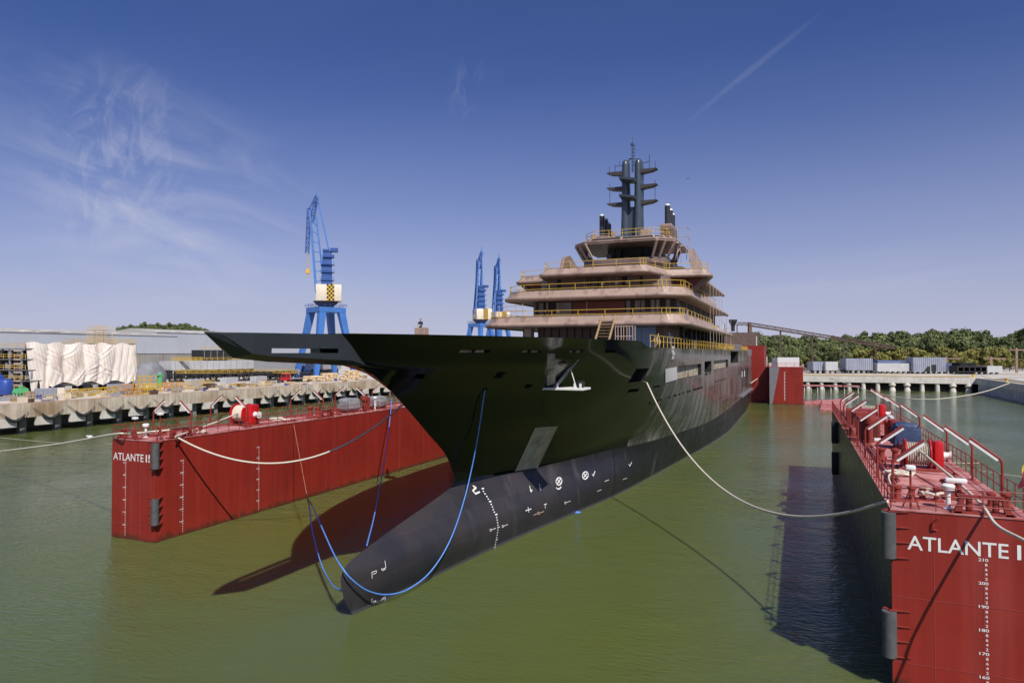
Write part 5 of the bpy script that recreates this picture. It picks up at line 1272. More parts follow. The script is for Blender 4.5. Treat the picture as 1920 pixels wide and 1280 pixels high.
# top and right end cloth
c2 = b-nrm*9; a2 = a-nrm*9
top = [(a.x, a.y, z1), (b.x, b.y, z1), (c2.x, c2.y, z1+.1), (a2.x, a2.y, z1+.1)]; mb.add(top, [(0, 1, 2, 3)])
vs = []; n2 = 24
for j in range(21):
    for i in range(n2+1):
        u = i/n2; v = j/20; p = b-nrm*9*u+dirv*(.4*math.sin(u*22+v*3)*v+.5*math.sin(v*4)*.6); vs.append((p.x, p.y, z1-(z1-z0)*v))
mb.add(vs, [(j*(n2+1)+i, j*(n2+1)+i+1, (j+1)*(n2+1)+i+1, (j+1)*(n2+1)+i) for j in range(20) for i in range(n2)])
mb.build('tarpaulin', M_tarp, tw, smooth=50)
mb = MB(); mid = (a+b)/2-nrm*5.2; mb.obox(mid+dirv*2, dirv, nrm, Lw/2-2.6, 4.0, G+2.2, z1-.3); mb.build('steel_core', M_dark, tw)
mb = MB(); mb.obox(mid+nrm*3.5+dirv*1.5, dirv, nrm, Lw/2-1.5, .45, G+1.5, G+2.2); mb.build('beam', M_steel, tw)
mb = MB()
for u in (.05, .3, .55, .8, .97): c = a+dirv*Lw*u-nrm*3; mb.obox(c, dirv, nrm, 1.1, 2.5, G, G+1.5)
build_each(mb, 'support', M_dark, tw)
# yellow walkways above it
def scaffold_block(name, px0, px1, d, z0, levels, lift, depth, label, m=None, dec=True, cat='scaffold', group=None):
    a = onq(px0, d); b = onq(px1, d); t = thing(name, (a+b)/2, label, cat, group); m = m or M_yel; mb = MB(); L_ = (b-a).length; dv = (b-a).normalized(); nn = Vector((dv.y, -dv.x, 0)); n = max(1, round(L_/2.2))
    for i in range(n+1):
        for k in (0, 1):
            p = a+dv*L_*i/n-nn*depth*k; mb.tube([(p.x, p.y, z0), (p.x, p.y, z0+levels*lift+1.1)], .05, 5)
    for l in range(levels+1):
        z = z0+l*lift
        for k in (0, 1):
            pa = a-nn*depth*k; pb = b-nn*depth*k
            for hh in (0, .55, 1.1): mb.tube([(pa.x, pa.y, z+hh), (pb.x, pb.y, z+hh)], .045, 5)
    mb.build('frame', m, t)
    if dec:
        mb = MB()
        for l in range(levels+1): mb.obox((a+b)/2-nn*depth/2, dv, nn, L_/2, depth/2, z0+l*lift-.12, z0+l*lift-.04)
        mb.build('planks', M_tan if m is not M_yel else M_yel, t)
    return t
scaffold_block('walkway', 118, 247, 186, 17.6, 0, 2, 2.5, 'long yellow walkway seen above the white tarpaulin')
scaffold_block('platform_frame', 163, 197, 188, 17.5, 2, 1.9, 3.5, 'tall yellow railed platform standing above the white tarpaulin')
# dark multi-storey section at the left edge
t = thing('ship_section', onq(20, 165), 'dark open ship section with yellow rails at the far left', 'ship section')
zt = 16.0; b = onq(48, 157.5); a = b+Vector((-30, 0, 0)); dv = (b-a).normalized(); nn = Vector((dv.y, -dv.x, 0)); L_ = (b-a).length
mb = MB(); mb.obox((a+b)/2-nn*3.4, dv, nn, L_/2-.1, .6, G+.6, zt-.4); mb.build('bulkhead', M_dark, t)
mb = MB(); rq = random.Random(3)
for l in range(5): mb.obox((a+b)/2-nn*2.2, dv, nn, L_/2, 1.9, G+.5+l*2.5, G+.72+l*2.5)
mb.build('decks', M_grayw, t)
mb = MB()
for i in range(7): p = a+dv*L_*(i+.5)/7-nn*.5; mb.obox(p, dv, nn, .16, .16, G+.7, zt-.6)
for i in range(70): p = a+dv*L_*rq.random()-nn*rq.uniform(.8, 2.1); z = G+.8+rq.randrange(4)*2.5; mb.obox(p, dv, nn, rq.uniform(.08, .5), .2, z+rq.uniform(0, .6), z+rq.uniform(.9, 2.2))
mb.build('framing', M_steel, t)
mb = MB()
for i in range(3):
    for j in range(10): p = a+dv*(L_*.86+i*.9)-nn*.25; mb.obox(p, dv, nn, .33, .1, G+.9+j*1.0, G+1.35+j*1.0)
mb.build('ladder_tower', M_scaf, t)
mb = MB()
for l in range(0, 5): z = G+.75+l*2.5; railing(mb, [(a.x, a.y, z), (b.x, b.y, z)], 1.05, 2, .055, (1, .5))
mb.build('railing', M_yel, t)
# blue tank, green machine, lattice boom etc. along the quay
def tank(px, d, r, h, label):
    p = onq(px, d); t = thing('tank', p, label, 'tank'); mb = MB(); mb.lathe(p, [(r*.9, .3), (r, .5), (r, h*.82), (r*.8, h*.93), (r*.35, h), (.15, h+.05)], 20); mb.build('shell', M_bluem, t, smooth=40)
    mb = MB()
    for k in range(4): q_ = p+Vector((r*.75*math.cos(k*1.57+.7), r*.75*math.sin(k*1.57+.7), 0)); mb.box(q_.x-.1, q_.x+.1, q_.y-.1, q_.y+.1, G, G+.5)
    mb.build('legs', M_steel, t)
tank(12, 152, 1.35, 3.9, 'blue upright tank at the left edge of the quay'); tank(-9, 153, 1.9, 5.0, 'larger blue tank cut by the left edge')
p = onq(40, 150); t = thing('machine', p, 'green steel machine on short legs on the left quay', 'machine'); mb = MB()
mb.add([p+Vector(v) for v in ((-.9, -1.3, .9), (.9, -1.3, .9), (.9, 1.3, .9), (-.9, 1.3, .9), (-.7, -1.1, 1.9), (.7, -1.1, 1.9), (.7, 1.0, 1.9), (-.7, 1.0, 1.9))], [(0, 1, 5, 4), (1, 2, 6, 5), (2, 3, 7, 6), (3, 0, 4, 7), (4, 5, 6, 7), (3, 2, 1, 0)])
mb.box(p.x-.3, p.x+.3, p.y-.35, p.y+.35, G+1.9, G+2.4, .05); mb.build('hopper', M_green, t)
mb = MB()
for i in range(5):
    for s in (-.8, .8): mb.box(p.x+s-.07, p.x+s+.07, p.y-1.25+i*.6, p.y-1.11+i*.6, G, G+.92)
mb.build('legs', M_green, t)
p = onq(300, 192); t = thing('pump_tower', p, 'tall bright green tower with bent pipe arm on the left quay', 'tower'); mb = MB()
for k in range(6): an = k*math.pi/3; mb.cyl(p+Vector((.42*math.cos(an), .42*math.sin(an), .4)), p+Vector((.42*math.cos(an), .42*math.sin(an), 3.3)), .24, 10)
mb.cyl(p+Vector((0, 0, .0)), p+Vector((0, 0, 1.3)), .75, 12); mb.build('column', M_green, t, smooth=40)
mb = MB(); mb.box(p.x-.6, p.x+.6, p.y-.9, p.y+.8, G+3.2, G+3.4, .03); mb.blob(p+Vector((0, .1, 3.4)), .45, .5, .7, 3, .1, 2); mb.build('head', M_green, t)
mb = MB(); mb.tube([p+Vector((0, -.3, 3.6)), p+Vector((0, -1.1, 3.1)), p+Vector((0, -2.2, 1.0))], .09, 6); mb.build('pipe_arm', M_steel, t)
t = thing('lattice_boom', onq(165, 152), 'yellow lattice boom lying along the quay edge', 'crane boom'); a = onq(118, 144)+Vector((0, 0, .9)); b = onq(226, 164)+Vector((0, 0, .9)); mb = MB(); lat(mb, a, b, 1.5, n=14, t=.14, tb=.09); mb.build('lattice', M_yel, t)
dv = (b-a).normalized(); mb = MB(); c = a+dv*.4; mb.obox(c, dv, Vector((dv.y, -dv.x, 0)), .9, .75, G, G+2.3); mb.build('counter_plate', M_cream, t)
for k, (px, d, w, h, lv) in enumerate(((247, 158, 4.2, 2.3, 1), (272, 168, 4.4, 2.6, 2), (283, 163, 3.6, 2.0, 1), (305, 172, 3.2, 1.8, 1), (322, 180, 5.2, 1.8, 1), (345, 184, 4.4, 1.7, 1), (386, 196, 4.6, 1.6, 1))):
    p = onq(px, d); t = thing('storage_rack', p, ('orange' if k in (0, 3, 4) else 'yellow')+f' steel rack on the quay edge, {ORD[k]} of the row from the left', 'rack', 'steel racks on the left quay'); mb = MB(); rx = 1.2
    for y in [p.y-w/2+i*w/3 for i in range(4)]:
        for x in (p.x-rx, p.x+rx): mb.bar((x, y, G), (x, y, G+h*(1 if lv == 1 else 1.5)), .12)
    for l in range(lv*2+1):
        z = G+.1+l*h*(1 if lv == 1 else 1.5)/(lv*2+.0)*.98
        for x in (p.x-rx, p.x+rx): mb.bar((x, p.y-w/2, z), (x, p.y+w/2, z), .1)
        for y in (p.y-w/2, p.y+w/2): mb.bar((p.x-rx, y, z), (p.x+rx, y, z), .1)
    mb.build('frame', M_orange if k in (0, 3, 4) else M_yel, t)
    mb = MB()
    for j in range(4): yy = p.y-w/2+.3+random.random()*(w-.9); mb.box(p.x-.6, p.x+.5, yy, yy+.5, G+.15, G+.35+random.random()*.6, .03)
    mb.build('goods', (M_tan, M_steel, M_wood, M_cream)[k % 4], t)
# scattered bundles, crates and pallets along the quay
kinds = [('pallet_stack', M_tan, 'pallet stack'), ('crate', M_cream, 'crate'), ('steel_bundle', M_steel, 'steel bundle'), ('drum', M_bluem, 'drum'), ('timber_bundle', M_log, 'timber bundle'), ('crate', M_wood, 'crate'), ('tarp_bundle', M_gtarp, 'bundle'), ('timber_bundle', M_steel, 'steel bundle')]
cn = {'timber_bundle_x': 'grey bar bundle', 'pallet_stack': 'tan pallet stack', 'crate': 'crate', 'steel_bundle': 'grey steel bundle', 'drum': 'blue drum', 'timber_bundle': 'pale timber bundle', 'tarp_bundle': 'grey tarpaulin bundle'}
rr = random.Random(11)
protos = {}
def clutter(nm, m, cat, p, w, h):
    key = (nm, m.name)
    if key not in protos:
        o = bpy.data.objects.new(nm, None); COL.objects.link(o); mb = MB()
        if nm in ('pallet_stack', 'crate'):
            for l in range(5): mb.box(-.55, .55, -.8, .8, l*.2, l*.2+.14, 0)
            for x in (-.45, 0, .4):
                for y in (-.75, 0, .65): mb.box(x, x+.1, y, y+.1, 0, .95)
            if nm == 'crate': mb.box(-.5, .5, -.75, .75, .05, .9)
        elif nm in ('steel_bundle', 'timber_bundle'):
            for i in range(5):
                for j in range(3): mb.cyl((-.45+i*.22, -1.6-.2*((i+j) % 2), .1+j*.2), (-.45+i*.22, 1.5+.2*((i*j) % 3), .1+j*.2), .1, 7)
        elif nm == 'drum':
            for y in (-.35, .35): mb.lathe((0, y, 0), [(.29, 0), (.29, .28), (.31, .3), (.29, .32), (.29, .85), (.25, .88)], 12)
        else: mb.blob((0, 0, 0), .7, 1.1, .8, 4, .2, 2)
        mb.build('stack', m, o, smooth=0); protos[key] = o; o['_used'] = 0
    pr = protos[key]; c = pr if not pr['_used'] else copy_tree(pr); pr['_used'] = 1
    c.location = p; c.rotation_euler[2] = rr.uniform(-.25, .25); c.scale = (w, w, h); return c
names = []
for i in range(120):
    px = 4+i*5.7+rr.uniform(-3, 3)
    X = -135.6-rr.random()**.9*24
    r_ = ray(px, 661); tt = X/r_.x; p = Vector((X, r_.y*tt, G))
    k = kinds[rr.randrange(len(kinds))]
    c = clutter(k[0], k[1], k[2], p, rr.uniform(.55, 1.3), rr.uniform(.4, 1.3)); 
    zone = 'in front of the white tarpaulin' if px < 240 else 'around the green tower' if px < 340 else 'on the quay under the prow' if px < 520 else 'in front of the cream rolls'
    coln = {M_cream: 'cream ', M_wood: 'rusty brown ', M_yel: 'yellow '}.get(k[1], '')
    tag(c, f'{coln}{cn[k[0]]} {zone}', k[2], 'small stacks and bundles on the left quay')
for o in protos.values():
    if '_used' in o: del o['_used']
for o in list(COL.objects):
    if o.type == 'EMPTY' and '_used' in o: del o['_used']
for k, (px, d) in enumerate(((60, 138), (110, 141), (205, 152), (270, 156), (330, 165), (360, 172), (410, 180), (440, 186), (475, 192), (500, 199))):
    p = onq(px, d); t = thing('barrier', p, f'low yellow barrier rail on the left quay edge, {ORD[k]} from the left', 'barrier', 'yellow barriers on the left quay'); mb = MB()
    railing(mb, [(p.x, p.y-2.2, G), (p.x, p.y+2.2, G)], 1.1, 1.4, .05, (1, .5)); mb.build('rail', M_yel, t)
for k, (px, d) in enumerate(((95, 150), (225, 170), (365, 200), (430, 215), (485, 226))):
    p = onq(px, d); t = thing('container', p, ['small grey container by the green machine', 'small grey container below the white tarpaulin', 'pale container behind the orange racks', 'pale container under the prow tip', 'pale container under the middle of the prow'][k], 'container'); mb = MB()
    mb.box(p.x-1.2, p.x+1.2, p.y-2.6, p.y+2.6, G+.05, G+1.9, .05); mb.build('box_body', M_contw if k > 1 else M_cont, t); mb = MB()
    for q_ in range(9): mb.box(p.x+1.19, p.x+1.24, p.y-2.4+q_*.55, p.y-2.2+q_*.55, G+.2, G+1.8)
    build_each(mb, 'ribs', M_steel, t)
# cream rolls stacked
def pile(px0, px1, d, rows, label):
    a = onq(px0, d); b = onq(px1, d+8); t = thing('roll_stack', (a+b)/2, label, 'roll stack', 'heaps of cream rolls on the left quay'); dv = (b-a).normalized(); nn = Vector((dv.y, -dv.x, 0)); L_ = (b-a).length; rr = random.Random(px0)
    n = int(L_/1.15)
    for j in range(rows):
        for i in range(n-j):
            if rr.random() < .08: continue
            c = a+dv*(.5+i*1.15+j*.55)+Vector((0, 0, .5+j*.85))+dv*rr.uniform(-.15, .15); mb = MB(); tl = nn*rr.uniform(.7, 1.1)+dv*rr.uniform(-.5, .5); mb.cyl(c+tl, c-tl, .5, 9); mb.build('roll', M_log, t, smooth=40)
pile(598, 640, 232, 3, 'nearer heap of cream rolls under the prow'); pile(642, 684, 240, 4, 'larger heap of cream rolls next to the bow'); pile(572, 594, 228, 2, 'small heap of cream rolls beside the red truck')
# red truck
p = onq(541, 224); t = thing('truck', p, 'red truck cab with flat bed on the quay under the prow', 'truck'); mb = MB()
mb.add([p+Vector(v) for v in ((-1.2, -2.4, .6), (1.2, -2.4, .6), (1.2, -.3, .6), (-1.2, -.3, .6), (-1.2, -2.4, 1.7), (1.2, -2.4, 1.7), (-1.1, -2.1, 2.9), (1.1, -2.1, 2.9), (1.1, -.4, 3.0), (-1.1, -.4, 3.0))], [(3, 2, 1, 0), (0, 1, 5, 4), (4, 5, 7, 6), (6, 7, 8, 9), (1, 2, 8, 7, 5), (3, 0, 4, 6, 9), (2, 3, 9, 8)])
mb.build('cab', M_bred, t)
mb = MB(); mb.add([p+Vector(v) for v in ((-1.0, -2.42, 1.75), (1.0, -2.42, 1.75), (.95, -2.16, 2.7), (-.95, -2.16, 2.7))], [(0, 1, 2, 3)]); mb.add([p+Vector(v) for v in ((1.22, -2.1, 1.7), (1.22, -.9, 1.7), (1.15, -1.0, 2.6), (1.15, -1.9, 2.6))], [(0, 1, 2, 3)]); mb.build('windscreen', M_dark, t)
mb = MB(); mb.box(p.x-1.2, p.x+1.2, p.y-.2, p.y+6.5, G+1.0, G+1.25, .03); mb.box(p.x-1.1, p.x+1.1, p.y-.2, p.y, G+1.25, G+2.3, .03); mb.build('flat_bed', M_steel, t)
for y in (-1.5, 3.8, 5.2):
    for x in (-1.1, 1.1): mb = MB(); mb.lathe(p+Vector((x, y, .5)), [(.28, -.17), (.5, -.16), (.5, .16), (.28, .17)], 16, 'X'); mb.build('wheel', M_black, t, smooth=40)
# blue cable reel
p = onq(568, 262)+Vector((0, 0, 3.6)); t = thing('cable_reel', p-Vector((0, 0, 3.6)), 'large blue spoked reel seen under the prow', 'reel'); mb = MB(); nd = Vector((.92, -.39, 0)); e1 = Vector((.39, .92, 0)); e2 = Vector((0, 0, 1))
for s in (-.5, .5):
    for k in range(12): an = k*math.pi/6; mb.bar(p+nd*s, p+nd*s+(e1*math.cos(an)+e2*math.sin(an))*2.9, .16)
    mb.tube([p+nd*s+(e1*math.cos(k*math.pi/12)+e2*math.sin(k*math.pi/12))*2.9 for k in range(25)], .12, 6)
mb.build('spoked_wheel', M_blued, t); mb = MB(); mb.cyl(p-nd*.5, p+nd*.5, 1.0, 16); mb.build('hub', M_dark, t)
for s in (-1, 1): mb.bar
mb = MB()
for s in (-.7, .7): mb.bar(p+nd*s, p+nd*s+e1*1.5-Vector((0, 0, 3.6)), .2); mb.bar(p+nd*s, p+nd*s-e1*1.5-Vector((0, 0, 3.6)), .2)
mb.build('stand', M_blued, t)
# grey covered mound and hull block behind
p = onq(281, 222); t = thing('covered_mound', p, 'grey sheeted mound between the tarpaulin and the green tower', 'covered mound'); mb = MB(); mb.blob(p, 4.0, 5.8, 5.6, 9, .05, 3); mb.build('sheeting', M_gtarp, t, smooth=35)
def ship_block(px0, px1, d0, d1, y_top, y_bot, label, m, rail=True, win=False):
    a = onq(px0, d0); b = onq(px1, d1); t = thing('hull_block', (a+b)/2, label, 'hull block', 'unfinished hull blocks on the left quay'); dv = (b-a).normalized(); nn = Vector((dv.y, -dv.x, 0)); L_ = (b-a).length
    z1 = H+(661-y_top)/F*d0; z0 = max(G+1.2, H+(661-y_bot)/F*d0); c = (a+b)/2-nn*4
    mb = MB(); mb.obox(c, dv, nn, L_/2, 4, z0+.6, z1)
    p0 = a; mb.add([(a+nn*0).to_tuple()[:2]+(z0+.6,), (b).to_tuple()[:2]+(z0+.6,), (b-nn*1.5-dv*2).to_tuple()[:2]+(z0,), (a-nn*1.5+dv*2).to_tuple()[:2]+(z0,)], [(0, 1, 2, 3)])
    mb.build('plating', m, t)
    mb = MB()
    for i in range(int(L_/2.6)): q_ = a+dv*(i+.5)*2.6+nn*.06; mb.obox(q_, dv, nn, .07, .06, z0+.6, z1-.1)
    build_each(mb, 'stiffener', M_steel, t)
    if rail: mb = MB(); railing(mb, [(a.x, a.y, z1), (b.x, b.y, z1)], 1.2, 2.4, .07, (1, .5)); mb.build('railing', M_yel, t)
    mb = MB()
    for i in range(int(L_/5)+1):
        q_ = a+dv*i*5-nn*3; mb.obox(q_, dv, nn, .7, 2.6, G, z0+.6)
    build_each(mb, 'cradle', M_dark, t)
ship_block(322, 520, 250, 290, 677, 697, 'long pale grey hull block on dark cradles beneath the prow', M_contw)
ship_block(505, 640, 262, 300, 674, 698, 'second grey hull block under the root of the prow', M_steel)
ship_block(377, 436, 268, 278, 656, 676, 'dark open deck block with yellow ladder left of the prow', M_dark)
scaffold_block('walkway', 330, 560, 238, 8.0, 0, 2, 1.5, 'long yellow railed walkway in front of the grey hull blocks')
scaffold_block('walkway', 324, 376, 252, 12.2, 0, 2, 1.5, 'yellow railed landing left of the dark deck block')
t = thing('steel_trestle', onq(440, 172), 'black steel trestle beam running along the quay under the prow', 'trestle'); mb = MB(); a = onq(318, 222)+Vector((0, 0, 1.5)); b = onq(620, 250)+Vector((0, 0, 1.5)); lat(mb, a, b, 2.2, n=30, t=.45, tb=.25); mb.build('lattice', M_dark, t)
# sheds
def shed(X, y0, y1, zt, zm, label, ridge=2.0, w=40):
    t = thing('shed', (X, (y0+y1)/2, G), label, 'shed', 'long sheds behind the left yard'); mb = MB(); mb.box(X-w, X, y0, y1, zm, zt); mb.build('upper_wall', M_shed, t)
    mb = MB(); mb.box(X-w+.3, X-.3, y0+.3, y1-.3, G, zm); mb.build('lower_wall', M_shedb, t)
    mb = MB(); mb.add([(X+.4, y0, zt), (X+.4, y1, zt), (X-w/2, y1, zt+ridge), (X-w/2, y0, zt+ridge), (X-w, y0, zt), (X-w, y1, zt)], [(0, 1, 2, 3), (3, 2, 5, 4), (0, 3, 4), (1, 5, 2)]); r = mb.build('roof', M_roof, t)
    mb = MB(); k = y0+6; rr = random.Random(int(X))
    while k < y1-4: mb.blob((X-1.5-rr.random()*6, k, zt+.35), 1.6, rr.uniform(2, 5), .7, int(k), .1, 2); k += rr.uniform(7, 14)
    build_each(mb, 'roof_vent', M_roof, r, 50)
    return t
shed(-300, 60, 262, 23.6, 14.6, 'long pale grey shed wall behind the white tarpaulin', 2.2)
shed(-318, 264, 420, 26.0, 14.6, 'second long shed continuing behind the prow', 2.4)
shed(-330, 470, 720, 30.0, 16, 'distant low shed roofline seen above the ship bow', 2)

# ------------------------------------------------------------------ cranes
def crane(base, rot, label, luff=0.0):
    t = thing('harbour_crane', (0, 0, 0), label, 'crane', 'blue harbour cranes with chequered counterweights')
    Z = [0, 25.2, 26.6, 34.1, 47.8]
    mb = MB()
    for sx in (-1, 1):
        for sy in (-1, 1):
            a = Vector((sx*8.2, sy*7.0, 0)); b = Vector((sx*4.0, sy*3.8, Z[1]))
            x = Vector((1, 0, 0)); vs = []
            for p, w in ((a, .8), (b, 1.35)): vs += [p+Vector((i*w, j*w*.7, 0)) for i, j in ((-1, -1), (1, -1), (1, 1), (-1, 1))]
            mb.add(vs, [(3, 2, 1, 0), (4, 5, 6, 7), (0, 1, 5, 4), (1, 2, 6, 5), (2, 3, 7, 6), (3, 0, 4, 7)])
    mb.box(-5.6, 5.6, -4.9, 4.9, Z[1]-.6, Z[1]+1.3, .15); turn = Matrix.Rotation(math.radians(32), 3, 'Z'); mb.v = [tuple(turn @ Vector(v)) for v in mb.v]; mb.build('portal', M_blue, t)
    mb = MB(); railing(mb, [(-5.8, -5.1, Z[1]+1.3), (5.8, -5.1, Z[1]+1.3), (5.8, 5.1, Z[1]+1.3), (-5.8, 5.1, Z[1]+1.3), (-5.8, -5.1, Z[1]+1.3)], 1.2, 2.5, .06, (1, .5)); mb.v = [tuple(turn @ Vector(v)) for v in mb.v]; mb.build('portal_railing', M_blued, t)
    mb = MB(); mb.lathe((0, 0, Z[1]+1.3), [(2.9, 0), (2.9, .8), (3.6, 1.2), (4.8, 2.4)], 16); mb.build('slewing_ring', M_wood, t)
    mb = MB(); mb.box(-3.6, 5.6, -5.0, 5.0, Z[2]+2.2, Z[3]+.8, .12); cw = mb.build('counterweight', M_cream, t, smooth=30)
    mb = MB(); mb2 = MB()
    for i in range(4):
        for j in range(8): (mb if (i+j) % 2 else mb2).box(.3+i*.68, .98+i*.68, -5.08, -5.0, Z[2]+2.3+j*.76, Z[2]+3.06+j*.76)
    mb.build('chequer', M_black, cw); mb2.build('chequer', M_yel, cw)
    mb = MB(); mb.add([Vector(v) for v in ((-1.9, -2, Z[3]), (2.3, -2, Z[3]), (2.3, 2, Z[3]), (-1.9, 2, Z[3]), (-1.2, -1.5, Z[4]), (1.9, -1.5, Z[4]), (1.9, 1.5, Z[4]), (-1.2, 1.5, Z[4]))], [(0, 1, 5, 4), (1, 2, 6, 5), (2, 3, 7, 6), (3, 0, 4, 7), (4, 5, 6, 7)])
    mb.box(-1.3, 2.9, -2.2, 1.3, Z[4]-2.6, Z[4]-1.5, .1); mb.box(1.4, 4.3, -2.0, .8, Z[4]-.4, Z[4]+1.1, .1); mb.box(-1.3, 1.1, -1.8, 1.8, Z[4]-.3, Z[4]+.6, .1)
    mb.build('tower', M_blued, t)
    mb = MB()
    for z in (Z[3]+2.6, Z[3]+5.6, Z[3]+8.4): mb.box(-2.0, 2.9, -2.4, 2.3, z, z+.12); railing(mb, [(-2.0, -2.4, z), (2.9, -2.4, z), (2.9, 2.3, z)], 1.1, 1.6, .05)
    for z in range(26): mb.box(-2.25, -1.85, -2.1, -2.04, Z[3]+.3+z*.5, Z[3]+.36+z*.5)
    mb.build('galleries', M_blue, t)
    # luffing jib (two box chords with rungs), fly jib, back tie
    ft = Vector((-3.6, 0, Z[3]-2)); hd = Vector((-6.0+luff, 0, 62.5)); ap = Vector((-3.6+luff*.9, 0, 69.0)); nose = Vector((-6.9+luff, 0, 46.8))
    mb = MB()
    for s in (-1, 1):
        o = Vector((0, s*1.6, 0)); mb.bar(ft+o*1.3, hd+o*.6, .75, .9); mb.bar(ft+Vector((3.1, s*1.4, 1.5)), hd+Vector((2.2, s*.7, -2)), .6, .6)
    for k in range(1, 8):
        u = k/8; p = ft.lerp(hd, u); q_ = (ft+Vector((3.1, 0, 1.5))).lerp(hd+Vector((2.2, 0, -2)), u); mb.bar(p+Vector((0, -1.6, 0)), q_+Vector((0, -1.2, 0)), .3); mb.bar(p+Vector((0, 1.6, 0)), p-Vector((0, 1.6, 0)), .3); mb.bar(q_+Vector((0, 1.2, 0)), q_-Vector((0, 1.2, 0)), .3)
    mb.build('jib', M_blue, t)
    mb = MB(); lat(mb, hd+Vector((-.3, 0, 1)), nose, 1.2, up=(1, 0, 0), n=9, t=.32, tb=.2); mb.bar(hd+Vector((-.2, 0, 1)), ap, .5); mb.bar(hd+Vector((1.6, 0, -3)), ap, .45); lat(mb, hd+Vector((.6, 0, -4)), ap+Vector((0, 0, -1)), 1.3, up=(1, 0, 0), n=4, t=.3, tb=.2); mb.build('fly_jib', M_blued, t)
    mb = MB()
    for s in (-1, 1): mb.bar(ap+Vector((0, s*.4, 0)), Vector((.8, s*1.2, Z[4]+.8)), .5, .6)
    mb.bar(ap, ap+Vector((0, 0, 2.2)), .3); mb.build('back_tie', M_blue, t)
    mb = MB(); mb.tube([nose, nose-Vector((0, 0, 6))], .08, 4); mb.tube([nose+Vector((.5, 0, 0)), nose-Vector((-.5, 0, 6))], .08, 4); mb.box(nose.x-.5, nose.x+1.0, -.5, .5, nose.z-7.6, nose.z-6, .1); mb.tube([nose-Vector((-.2, 0, 7.6)), nose-Vector((-.2, 0, 9.3))], .15, 5); mb.build('hook_block', M_yel, t)
    t.location = base; t.rotation_euler = (0, 0, rot)
    return t
crane(onq(611, 256), YAW+math.radians(14), 'nearest and tallest looking blue harbour crane, left of the man on the bow')
crane(onq(901, 396), YAW+math.radians(18), 'distant blue crane, left one of the pair behind the ship', 4.6)
crane(onq(934.5, 424), YAW+math.radians(25), 'distant blue crane, right one of the pair beside the lowest rim', 4.4)

# ------------------------------------------------------------------ far dock wall, jetty, right quay
t = thing('far_dock_wall', (-3.3, 214, 0), 'far red dock block with grey wedge, draft scale and white container on top', 'dock'); zt = H-28/1280*200+.25
mb = MB(); mb.box(-7.9, 1.2, 214, 232, -4, zt-.05); mb.build('wall_body', M_red, t)
mb = MB(); mb.box(-7.95, 1.25, 213.95, 232, zt-.05, zt+.02); mb.build('deck', M_deck, t)
a = PY(1442.8, 755, 213.97); b = PY(1452, 700, 213.97); mb = MB(); mb.add([(-7.88, 213.96, .02), (-7.1, 213.96, .02), (b.x+1.4, 213.96, zt-.1), (-7.88, 213.96, zt-.1)], [(0, 1, 2, 3)]); mb.build('grey_wedge', mat('wedge_grey', (0.20, 0.19, 0.21), .5), t)
mb = MB()
for k in range(44): mb.box(-3.9, -3.7+(.25 if k % 5 == 0 else 0), 213.95, 213.99, zt-1.6-k*.19, zt-1.51-k*.19)
mb.build('draft_marks', M_white, t)
mb = MB(); railing(mb, [(-7.8, 214.1, zt), (1.1, 214.1, zt)], 1.1, 2, .05); mb.build('railing', M_redd, t)
t = thing('container', (-3.5, 217, zt+.02), 'white container standing on the far red dock block', 'container'); mb = MB(); mb.box(-5.7, .2, 215.5, 221, zt+.02, zt+2.7, .04); mb.build('box_body', M_white, t); mb = MB()
for k in range(8): mb.box(-7.2+k*.2, -7.1+k*.2, 215.45, 215.6, zt+.05, zt+2.5)
mb.box(-7.3, -5.72, 215.6, 221, zt+.02, zt+2.5); mb.build('side_louvre', M_cont, t)
t = thing('dock_tower', (-16, 224, 0), 'tall red dock wall partly hidden by the ship stern', 'dock'); zt2 = H+(661-650)/F*206; mb = MB()
mb.box(-21.5, -7.93, 219.5, 236, -4, zt-.2); mb.box(-21.4, -9.6, 219.6, 235.8, zt-.25, zt2+.4); mb.build('wall_body', M_red, t)
mb = MB(); mb.box(-8.9, -8.7, 220, 220.3, zt-.2, zt+3); mb.tube([(-11.8, 221, zt2+.3), (-11.8, 221, zt2+3.2)], .12, 6); mb.build('light_mast', M_white, t)
t = thing('floating_platform', (8, 150, 0), 'low pink railed floating platform beyond the right dock wall', 'platform'); a = PZ(1536, 771, .5)
mb = MB(); c0 = PZ(1508, 756, .3); c1 = PZ(1540, 757, .3); d0 = PZ(1537, 769, .3); d1 = PZ(1572, 770, .3)
mb.prism([(d0.x, d0.y), (d1.x+2, d1.y), (d1.x+4, d1.y+48), (c0.x, c0.y+6), (c0.x, c0.y-3), (c1.x, c1.y-3)], -1, .55); mb.build('raft', M_deck, t)
mb = MB(); railing(mb, [(d0.x, d0.y, .55), (c1.x, c1.y-3, .55), (c0.x, c0.y-3, .55)], 1.1, 3, .06); railing(mb, [(d1.x, d1.y, .55), (d0.x, d0.y, .55)], 1.1, 3, .06); mb.build('railing', M_redd, t)

